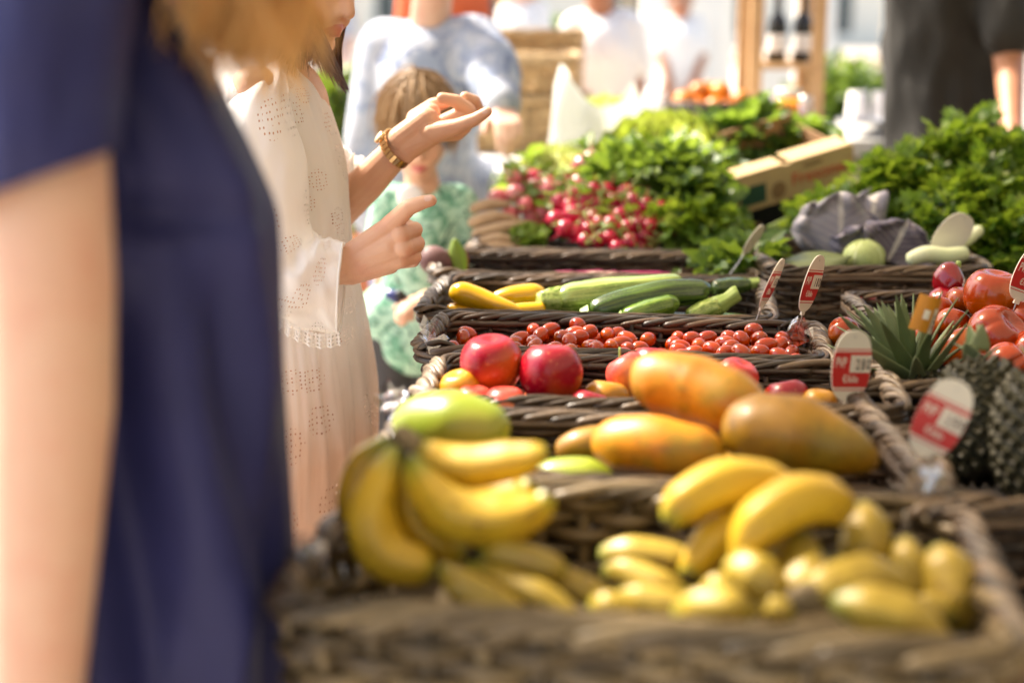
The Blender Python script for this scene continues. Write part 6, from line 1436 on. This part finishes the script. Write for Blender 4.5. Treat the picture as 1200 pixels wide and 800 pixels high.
# ================= woman in white =================
def px_caps(b, L, n=16):
    for p0, p1, r0, r1 in L:
        a, c = P(*p0), P(*p1); capsule(b, a, c, S(r0, p0[2]), S(r1, p1[2]), n)
def chain(L, pts, rad):
    for i in range(len(pts) - 1): L.append((pts[i], pts[i + 1], rad[i], rad[i + 1]))
def woman_white():
    Yc = 2.30; base = A(P(335, 500, Yc)[0], Yc, 0); root = empty('person', base)
    tag(root, 'woman with a dark bob in a white eyelet dress, pointing over the baskets', 'person')
    # fine part: hands and forearms, in pixels
    L = []
    chain(L, [(330, 340, 2.12), (402, 313, 2.09)], [24, 17]); L += [((396, 304, 2.09), (408, 303, 2.09), 14, 13), ((396, 321, 2.09), (410, 319, 2.09), 13, 13)]
    L += [((404, 303, 2.09), (456, 266, 2.08), 14, 12), ((408, 308, 2.09), (470, 276, 2.075), 15, 12), ((408, 315, 2.09), (472, 291, 2.075), 15, 12), ((406, 320, 2.09), (468, 304, 2.08), 14, 11), ((412, 322, 2.09), (458, 312, 2.09), 12, 9), ((430, 300, 2.09), (456, 290, 2.08), 18, 16), ((410, 300, 2.10), (440, 280, 2.10), 14, 14)]
    chain(L, [(457, 264, 2.08), (479, 243, 2.06), (496, 237, 2.055), (505, 235, 2.055)], [12, 9.8, 8.0, 7.0])
    chain(L, [(470, 275, 2.07), (486, 269, 2.10), (483, 278, 2.13), (470, 282, 2.13)], [11.5, 9.5, 8.5, 8])
    chain(L, [(473, 290, 2.07), (489, 285, 2.10), (486, 292, 2.13), (472, 296, 2.13)], [11.5, 9.2, 8.2, 7.5])
    chain(L, [(469, 304, 2.08), (486, 301, 2.10), (484, 306, 2.125), (470, 308, 2.125)], [10.5, 8.4, 7.4, 7])
    chain(L, [(424, 292, 2.12), (452, 268, 2.145), (472, 262, 2.14), (481, 266, 2.13)], [13, 10.5, 8.5, 7.5])
    # raised far hand
    L += [((370, 270, 2.46), (430, 214, 2.41), 25, 21), ((430, 214, 2.41), (464, 178, 2.37), 21, 17.5), ((462, 172, 2.37), (472, 164, 2.36), 16, 15), ((468, 182, 2.37), (478, 174, 2.36), 15, 14)]
    L += [((470, 164, 2.36), (500, 140, 2.36), 16, 14), ((478, 172, 2.36), (515, 154, 2.35), 16, 11.5), ((474, 160, 2.38), (505, 132, 2.39), 14, 11), ((480, 168, 2.37), (515, 148, 2.38), 14, 11)]
    chain(L, [(505, 156, 2.345), (535, 149, 2.335), (557, 140, 2.33), (571, 131, 2.33)], [12, 9.5, 7.5, 5.8])
    chain(L, [(512, 148, 2.375), (549, 130, 2.38), (534, 118.5, 2.365), (518, 115, 2.36)], [10, 9, 7.6, 6.4])
    chain(L, [(515, 146, 2.40), (561, 133, 2.41), (556, 119, 2.40), (545, 114, 2.39)], [9.5, 8.2, 7.4, 6.4])
    chain(L, [(512, 158, 2.38), (536, 157, 2.39), (546, 150, 2.39)], [9, 8, 6.5])
    chain(L, [(488, 140, 2.40), (508, 124, 2.42), (524, 119, 2.42)], [12, 9, 7])
    b = MB(); px_caps(b, L); V, Q, T = fuse(b, .0016, 5, .5)
    cen = V[Q].mean(1); nail = np.zeros(len(Q), bool)
    for tp, r_ in (((501, 231, 2.046), .0062), ((568, 130, 2.322), .0050)):
        nail |= np.linalg.norm(cen - P(*tp), axis=1) < r_
    body = MB(); body.add(V, Q[~nail], T if len(T) else None); body.q.append(Q[nail]); body.mq.append(np.full(int(nail.sum()), 2))
    # the rest of her body
    g = MB(); C = lambda px, py, Y: P(px, py, Y)
    nk = C(322, 62, 2.30); capsule(g, C(300, 112, 2.16), C(300, 112, 2.46), .045, .045); capsule(g, C(315, 130, 2.31), C(322, 330, 2.31), .10, .095); capsule(g, C(322, 330, 2.31), C(335, 480, 2.31), .095, .12)
    hp = [C(335, 490, 2.22), C(335, 490, 2.40)]
    for i, Yh in ((0, 2.22), (1, 2.40)):
        h_ = hp[i]; kn_ = A(h_[0] + .01, Yh, .46); an_ = A(h_[0] - .01, Yh, .08); capsule(g, h_, kn_, .085, .055); capsule(g, kn_, an_, .052, .035); capsule(g, A(an_[0], Yh, .045), A(an_[0] + .13, Yh, .03), .035, .026)
    capsule(g, C(300, 118, 2.16), C(325, 320, 2.13), .045, .04); capsule(g, C(325, 320, 2.13), C(340, 338, 2.12), .04, .036); capsule(g, C(300, 118, 2.46), C(358, 270, 2.48), .045, .038); capsule(g, C(358, 270, 2.48), C(380, 262, 2.46), .038, .034)
    V, Q, T = fuse(g, .007, 3); body.add(V, Q, T if len(T) else None)
    f = A(.84, -.50, -.30); hc = C(356, -33, 2.28)
    W = add_head(body, None, hc, f, A(.1, 0, 1.), 1.0, nk, .047)
    bo = body.build('body', [m['skin'], m['lip'], m['nail']], root, base); eyes(W, 1., root, base)
    # nails
    # hair: bob with pointed locks beside the jaw
    hb = MB(); hair_cap(hb, W, 1.0, top=1.12); hb.build('hair', m['dark_hair'], root, base)
    gl = []; q = np.random.default_rng(2)
    tips = [((405, 106, 2.18), .006, 70), ((398, 98, 2.18), .008, 60), ((385, 84, 2.19), .012, 60), ((372, 74, 2.2), .014, 60), ((360, 76, 2.2), .014, 60), ((345, 80, 2.22), .02, 60), ((330, 80, 2.25), .02, 60)]
    for tp, w1, cnt in tips: gl.append(([W(.062, .0, .085), W(.088, .005, .01), C(352 + (tp[0] - 352) * .18, 22, 2.205), P(*tp)], .022, w1, cnt))
    gl.append(([W(-.062, .01, .085), W(-.088, .02, .01), C(396, 40, 2.36), C(396, 90, 2.36)], .02, .008, 90)); gl.append(([W(-.062, .0, .085), W(-.088, .0, .01), C(390, 40, 2.38), C(388, 86, 2.38)], .02, .012, 90))
    for a in np.linspace(-.9, .9, 9): gl.append(([W(.03 * a, -.06, .11), W(.08 * a, -.112, .02), W(.085 * a, -.10, -.07), W(.08 * a, -.09, -.13)], .03, .02, 40))
    hair_strands(m['dark_hair'], root, base, gl, 0, .0013, 9, npts=12)
    # dress body
    fe = [(56, 336), (80, 356), (110, 380), (180, 404), (240, 411), (300, 416), (350, 424), (400, 431), (480, 440), (600, 440), (720, 446), (860, 455), (1010, 462)]
    rx = [.05, .075, .105, .135, .145, .15, .155, .16, .17, .18, .20, .215, .23]; ry = [.09, .15, .19, .20, .20, .20, .20, .205, .21, .22, .24, .26, .28]
    secs = []
    for (py, pxf), rx_, ry_ in zip(fe, rx, ry):
        e = P(pxf, py, Yc); secs.append((A(e[0] - rx_, Yc, e[2]), A(rx_, 0, 0), A(0, ry_, 0)))
    zz = lambda t: t
    def fold(th, t):
        a = .25 + .75 * np.clip(t * 1.6 - .2, 0, 1); f_ = np.stack([np.cos(th) * 4.2 + 0 * t, np.sin(th) * 4.2 + 0 * t, t * 3.2 + 0 * th], -1); g_ = np.stack([np.cos(th) * 9 + 0 * t, np.sin(th) * 9 + 0 * t, t * 5 + 0 * th + 3], -1)
        return 1 + a * (.06 * vnoise(f_ + 20) + .05 * (1 - 2 * np.abs(vnoise(g_ + 20))) + .02 * vnoise(g_ * 2.3 + 9)) - .03
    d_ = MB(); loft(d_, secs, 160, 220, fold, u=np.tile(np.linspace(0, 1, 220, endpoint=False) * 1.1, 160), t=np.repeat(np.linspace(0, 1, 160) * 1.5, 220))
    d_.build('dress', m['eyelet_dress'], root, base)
    # near sleeve
    def sl(px, py, Y, ux, uy, dep): return (P(px, py, Y), P(px + ux, py + uy, Y) - P(px, py, Y), A(0, dep, 0))
    secs = [sl(296, 92, 2.20, 30, -22, .05), sl(290, 120, 2.16, 46, -16, .065), sl(298, 190, 2.13, 54, -4, .075), sl(308, 260, 2.11, 56, 0, .08), sl(326, 314, 2.10, 46, -38, .075), sl(352, 330, 2.09, 26, -52, .065), sl(380, 334, 2.085, 8, -53, .052), sl(400, 336, 2.085, 3, -53, .045)]
    def fold2(th, t):
        f_ = np.stack([np.cos(th) * 2.4 + 0 * t, np.sin(th) * 2.4 + 0 * t, t * 7 + 0 * th], -1); g_ = np.stack([np.cos(th + 2 * t) * 4 + 0 * t, np.sin(th + 2 * t) * 4 + 0 * t, t * 11 + 0 * th], -1)
        return 1 + .10 * vnoise(f_ + 10) + .07 * vnoise(g_ + 15)
    s_ = MB(); loft(s_, secs, 110, 110, fold2, u=np.tile(np.linspace(0, 1, 110, endpoint=False) * .5, 110), t=np.repeat(np.linspace(0, 1, 110) * .55, 110)); s_.build('sleeve', m['eyelet'], root, base)
    cf = MB(); th = np.linspace(0, 2 * np.pi, 60, endpoint=False); c_, U_, V_ = secs[-1]; f2 = fold2(th[None], np.array([[1.]]))[0]
    cf.tube(c_ + f2[:, None] * (np.cos(th)[:, None] * U_ + np.sin(th)[:, None] * V_), .0022, 6, closed=True, ref=A(1, .1, .1)); cf.build('cuff_edge', m['white_shirt'], root, base)
    # lace trim along the lower edge of the sleeve
    top = crom(A(P(325, 368, 2.05), P(345, 380, 2.045), P(372, 390, 2.045), P(398, 388, 2.05)), 60); bot = crom(A(P(322, 384, 2.05), P(343, 397, 2.04), P(372, 408, 2.04), P(399, 405, 2.045)), 60)
    k = np.linspace(0, 1, 8)[:, None, None]; G = top[None] * (1 - k) + bot[None] * k; G[..., 1] += .004 * np.sin(np.arange(60) * .7)[None] * k[..., 0]
    lc = MB(); lc.grid(G, u=np.tile(np.linspace(0, .12, 60), 8), t=np.repeat(np.linspace(0, .025, 8), 60)); lc.build('lace_trim', m['lace'], root, base)
    # far sleeve
    secs = [sl(310, 100, 2.42, 30, -14, .05), sl(345, 150, 2.45, 34, -14, .06), sl(372, 196, 2.46, 28, -28, .06), sl(396, 214, 2.44, 18, -34, .055), sl(410, 214, 2.42, 3, -34, .050)]
    s_ = MB(); loft(s_, secs, 70, 90, fold2, u=np.tile(np.linspace(0, 1, 90, endpoint=False) * .4, 70), t=np.repeat(np.linspace(0, 1, 70) * .3, 90)); s_.build('sleeve', m['eyelet'], root, base)
    secs = [sl(372, 205, 2.50, 26, -30, .03), sl(402, 222, 2.50, 24, -34, .03), sl(424, 224, 2.49, 16, -32, .025), sl(434, 222, 2.49, 10, -28, .02)]
    s_ = MB(); loft(s_, secs, 40, 60, fold2, u=np.tile(np.linspace(0, 1, 60, endpoint=False) * .3, 40), t=np.repeat(np.linspace(0, 1, 40) * .2, 60)); s_.build('sleeve_ruffle', m['eyelet'], root, base)
    # collar yoke
    # bracelet watch (worn: moves with her, but a thing held on the arm)
    w = empty('wrist_watch', P(465, 173, 2.365)); tag(w, 'gold bracelet watch on the raised wrist', 'watch'); wc = P(464, 174, 2.368); ax = P(472, 166, 2.36) - P(452, 188, 2.38); ax /= np.linalg.norm(ax)
    e1 = A(0, 1, 0) - ax * ax[1]; e1 /= np.linalg.norm(e1); e2 = np.cross(ax, e1); n = 26; tilt = .28
    for i in range(n):
        t = 2 * np.pi * i / n; r_ = A(math.cos(t), math.sin(t)); rad1, rad2 = .0285, .0315; c = wc + e1 * rad1 * r_[0] + e2 * rad2 * r_[1] + ax * .006 * math.sin(t); o_ = e1 * r_[0] + e2 * r_[1]; tg = -e1 * r_[1] + e2 * r_[0]
        hw = np.pi * .030 / n * .86; wd = .0075 if i % n else .0075; lk = MB()
        v = A(*[c + tg * a * hw + ax * b_ * wd + o_ * d * .0016 for d in (-1, 1) for a, b_ in ((-1, -1), (1, -1), (1, 1), (-1, 1))]); lk.add(v, [(0, 1, 2, 3), (7, 6, 5, 4), (0, 4, 5, 1), (1, 5, 6, 2), (2, 6, 7, 3), (3, 7, 4, 0)])
        if i == 0: pass
        lk.build('link', m['gold'], w, np.array(w.location), smooth=False)
    t = 1.9; o_ = e1 * math.cos(t) + e2 * math.sin(t); c = wc + e1 * .0295 * math.cos(t) + e2 * .0325 * math.sin(t); tg = -e1 * math.sin(t) + e2 * math.cos(t)
    fc = MB(); th = np.linspace(0, 2 * np.pi, 24, endpoint=False); ring = lambda rr, h: np.stack([c + tg * math.cos(x) * rr + ax * math.sin(x) * rr + o_ * h for x in th])
    fc.grid(np.stack([ring(.0105, 0), ring(.0108, .004), ring(.009, .0048), ring(.0001, .0048)]), closed_v=True); fc.build('watch_case', m['gold'], w, np.array(w.location))
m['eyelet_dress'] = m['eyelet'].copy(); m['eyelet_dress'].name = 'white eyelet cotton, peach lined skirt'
def peach(mt):  # warm light on the lower skirt, painted into the base colour by height
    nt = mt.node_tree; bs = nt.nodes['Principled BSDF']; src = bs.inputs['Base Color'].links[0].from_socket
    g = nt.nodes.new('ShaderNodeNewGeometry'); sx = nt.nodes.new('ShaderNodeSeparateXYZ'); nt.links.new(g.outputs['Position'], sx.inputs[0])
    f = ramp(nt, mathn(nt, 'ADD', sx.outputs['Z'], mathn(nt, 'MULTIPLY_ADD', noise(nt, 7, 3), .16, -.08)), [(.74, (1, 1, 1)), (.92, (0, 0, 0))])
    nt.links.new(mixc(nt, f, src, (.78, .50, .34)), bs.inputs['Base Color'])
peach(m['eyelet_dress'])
woman_white()

# ================= woman in navy =================
def woman_navy():
    Yc = 1.24; base = A(P(90, 500, Yc)[0], Yc, 0); root = empty('person', base)
    tag(root, 'blurred woman with blonde hair in a loose navy blue dress, nearest the camera', 'person')
    C = P; g = MB()
    capsule(g, C(60, -60, 1.08), C(40, -60, 1.38), .05, .05); capsule(g, C(85, 20, 1.24), C(120, 330, 1.24), .10, .10); capsule(g, C(120, 330, 1.24), C(130, 640, 1.24), .085, .09)
    arm = [(40, -40, 1.09), (52, 150, 1.05), (58, 330, 1.03), (60, 470, 1.02), (52, 640, 1.01), (40, 860, 1.00)]
    rr = [.048, .046, .0475, .046, .041, .034]
    for i in range(5): capsule(g, C(*arm[i]), C(*arm[i + 1]), rr[i], rr[i + 1], 24)
    w_ = C(*arm[-1]); capsule(g, w_, w_ + A(.01, .02, -.10), .034, .025)
    simple_hand(g, w_ + A(.01, .02, -.11), A(.1, .1, -1), 1., A(0, -1, 0), .4)
    fa = [C(40, -50, 1.40), C(180, 330, 1.46), A(-.10, 1.50, .86)]; fa[2] = A(-.30, 1.42, .80); capsule(g, fa[0], fa[1], .046, .038); capsule(g, fa[1], fa[2], .037, .026); simple_hand(g, fa[2], A(.2, .1, -1), 1., A(0, -1, 0), .4)
    for Yh in (1.17, 1.31):
        h_ = A(C(130, 680, 1.24)[0], Yh, .88); kn_ = A(h_[0], Yh, .46); an_ = A(h_[0] - .02, Yh, .08); capsule(g, h_, kn_, .07, .052); capsule(g, kn_, an_, .05, .036); capsule(g, A(an_[0], Yh, .045), A(an_[0] + .13, Yh, .03), .036, .027)
    V, Q, T = fuse(g, .006, 5); body = MB(); body.add(V, Q, T if len(T) else None)
    hc = C(205, -215, 1.24); f = A(.85, .35, -.55); W = add_head(body, None, hc, f, A(.35, 0, 1.), 1.02, C(90, -70, 1.24), .05)
    body.build('body', [m['skin_pale'], m['lip']], root, base); eyes(W, 1.02, root, base)
    hb = MB(); hair_cap(hb, W, 1.02, top=1.13); hb.build('hair', m['blonde'], root, base)
    gl = []; q = np.random.default_rng(8)
    for i in range(16):
        f_ = i / 15; tx = 232 + 122 * f_; ty = 25 + 62 * math.sin(np.pi * min(1, f_ * .75 + .12)) + q.normal() * 9
        gl.append(([W(.05, -.02 + .06 * f_, .09), W(.095, -.02 + .07 * f_, .0), C(225 + 118 * f_, -70, 1.16 + .03 * q.normal()), C(tx, ty, 1.17 + .04 * q.normal())], .028, .026, 34))
    for a in np.linspace(-.9, .9, 8): gl.append(([W(.03 * a, -.06, .11), W(.09 * a, -.118, .02), W(.09 * a, -.11, -.07), W(.08 * a, -.09, -.16)], .03, .03, 40))
    hair_strands(m['blonde'], root, base, gl, 0, .0016, 12, npts=18, wave=.011)
    fe = [(-95, 120), (-50, 168), (0, 205), (60, 232), (120, 262), (180, 292), (240, 318), (280, 324), (340, 326), (420, 330), (500, 336), (580, 341), (660, 344), (760, 344), (900, 350), (1150, 360)]
    rx = [.06, .09, .115, .13, .14, .15, .16, .16, .16, .165, .17, .175, .18, .185, .19, .20]; ry = [.07, .15, .18, .19, .195, .20, .20, .20, .20, .205, .21, .215, .22, .225, .23, .25]
    secs = []
    for (py, pxf), rx_, ry_ in zip(fe, rx, ry):
        e = P(pxf, py, Yc); secs.append((A(e[0] - rx_, Yc, e[2]), A(rx_, 0, 0), A(0, ry_ * .88, 0)))
    def fold(th, t):
        f_ = np.stack([np.cos(th) * 2.6 + 0 * t, np.sin(th) * 2.6 + 0 * t, t * 3.0 + 0 * th], -1); g_ = np.stack([np.cos(th) * 6 + 0 * t, np.sin(th) * 6 + 0 * t, t * 4 + 0 * th + 3], -1)
        r_ = lambda x: 1 - 2 * np.abs(x)
        g2 = np.stack([np.cos(th) * 5 + 3 * t, np.sin(th) * 5 - 2 * t, t * 2.2 + 0 * th + 3], -1); k = 1 + .17 * np.sin(5.2 * th + 4.5 * t + 1.2 * np.sin(5 * t)) * (.55 + .45 * np.sin(4 * t + 1)) + .08 * np.sin(10 * th - 5 * t + 2 * np.sin(4 * t)) + .10 * vnoise(f_ + 20) + .07 * r_(vnoise(g2 + 24)) + .03 * vnoise(g_ * 1.7 + 24) - .03; e = np.exp(-((np.mod(th + np.pi, 2 * np.pi) - np.pi) / .35) ** 2)
        tuck = -.16 * np.exp(-((t - .41 - .03 * np.sin(th)) / .03) ** 2) * np.exp(-((th - 4.9) / .9) ** 2)
        return (k + tuck) * (1 - e) + 1.0 * e
    d_ = MB(); loft(d_, secs, 130, 140, fold); d_.build('dress', m['navy'], root, base)
    def sl(px, py, Y, ux, uy, dep): return (P(px, py, Y), P(px + ux, py + uy, Y) - P(px, py, Y), A(0, dep, 0))
    secs = [sl(70, -110, 1.16, 70, -30, .06), sl(60, -60, 1.09, 92, -26, .085), sl(52, 30, 1.06, 96, -22, .085), sl(48, 110, 1.05, 92, -26, .078), sl(48, 170, 1.04, 90, -30, .072), sl(46, 208, 1.04, 88, -34, .070)]
    def fold2(th, t): return 1 + .10 * vnoise(np.stack([np.cos(th) * 2.2 + 0 * t, np.sin(th) * 2.2 + 0 * t, t * 2.2 + 0 * th], -1) + 30) + .03 * vnoise(np.stack([np.cos(th) * 5 + 0 * t, np.sin(th) * 5 + 0 * t, t * 3 + 0 * th], -1) + 40)
    s_ = MB(); loft(s_, secs, 60, 90, fold2); o = s_.build('sleeve', m['navy'], root, base); sd = o.modifiers.new('t', 'SOLIDIFY'); sd.thickness = .002
    secs = [sl(60, -100, 1.32, 60, -30, .06), sl(80, -20, 1.40, 80, -20, .07), sl(110, 90, 1.44, 80, -10, .07), sl(125, 170, 1.45, 80, -6, .07)]
    s_ = MB(); loft(s_, secs, 40, 60, fold2); s_.build('sleeve', m['navy'], root, base)
woman_navy()
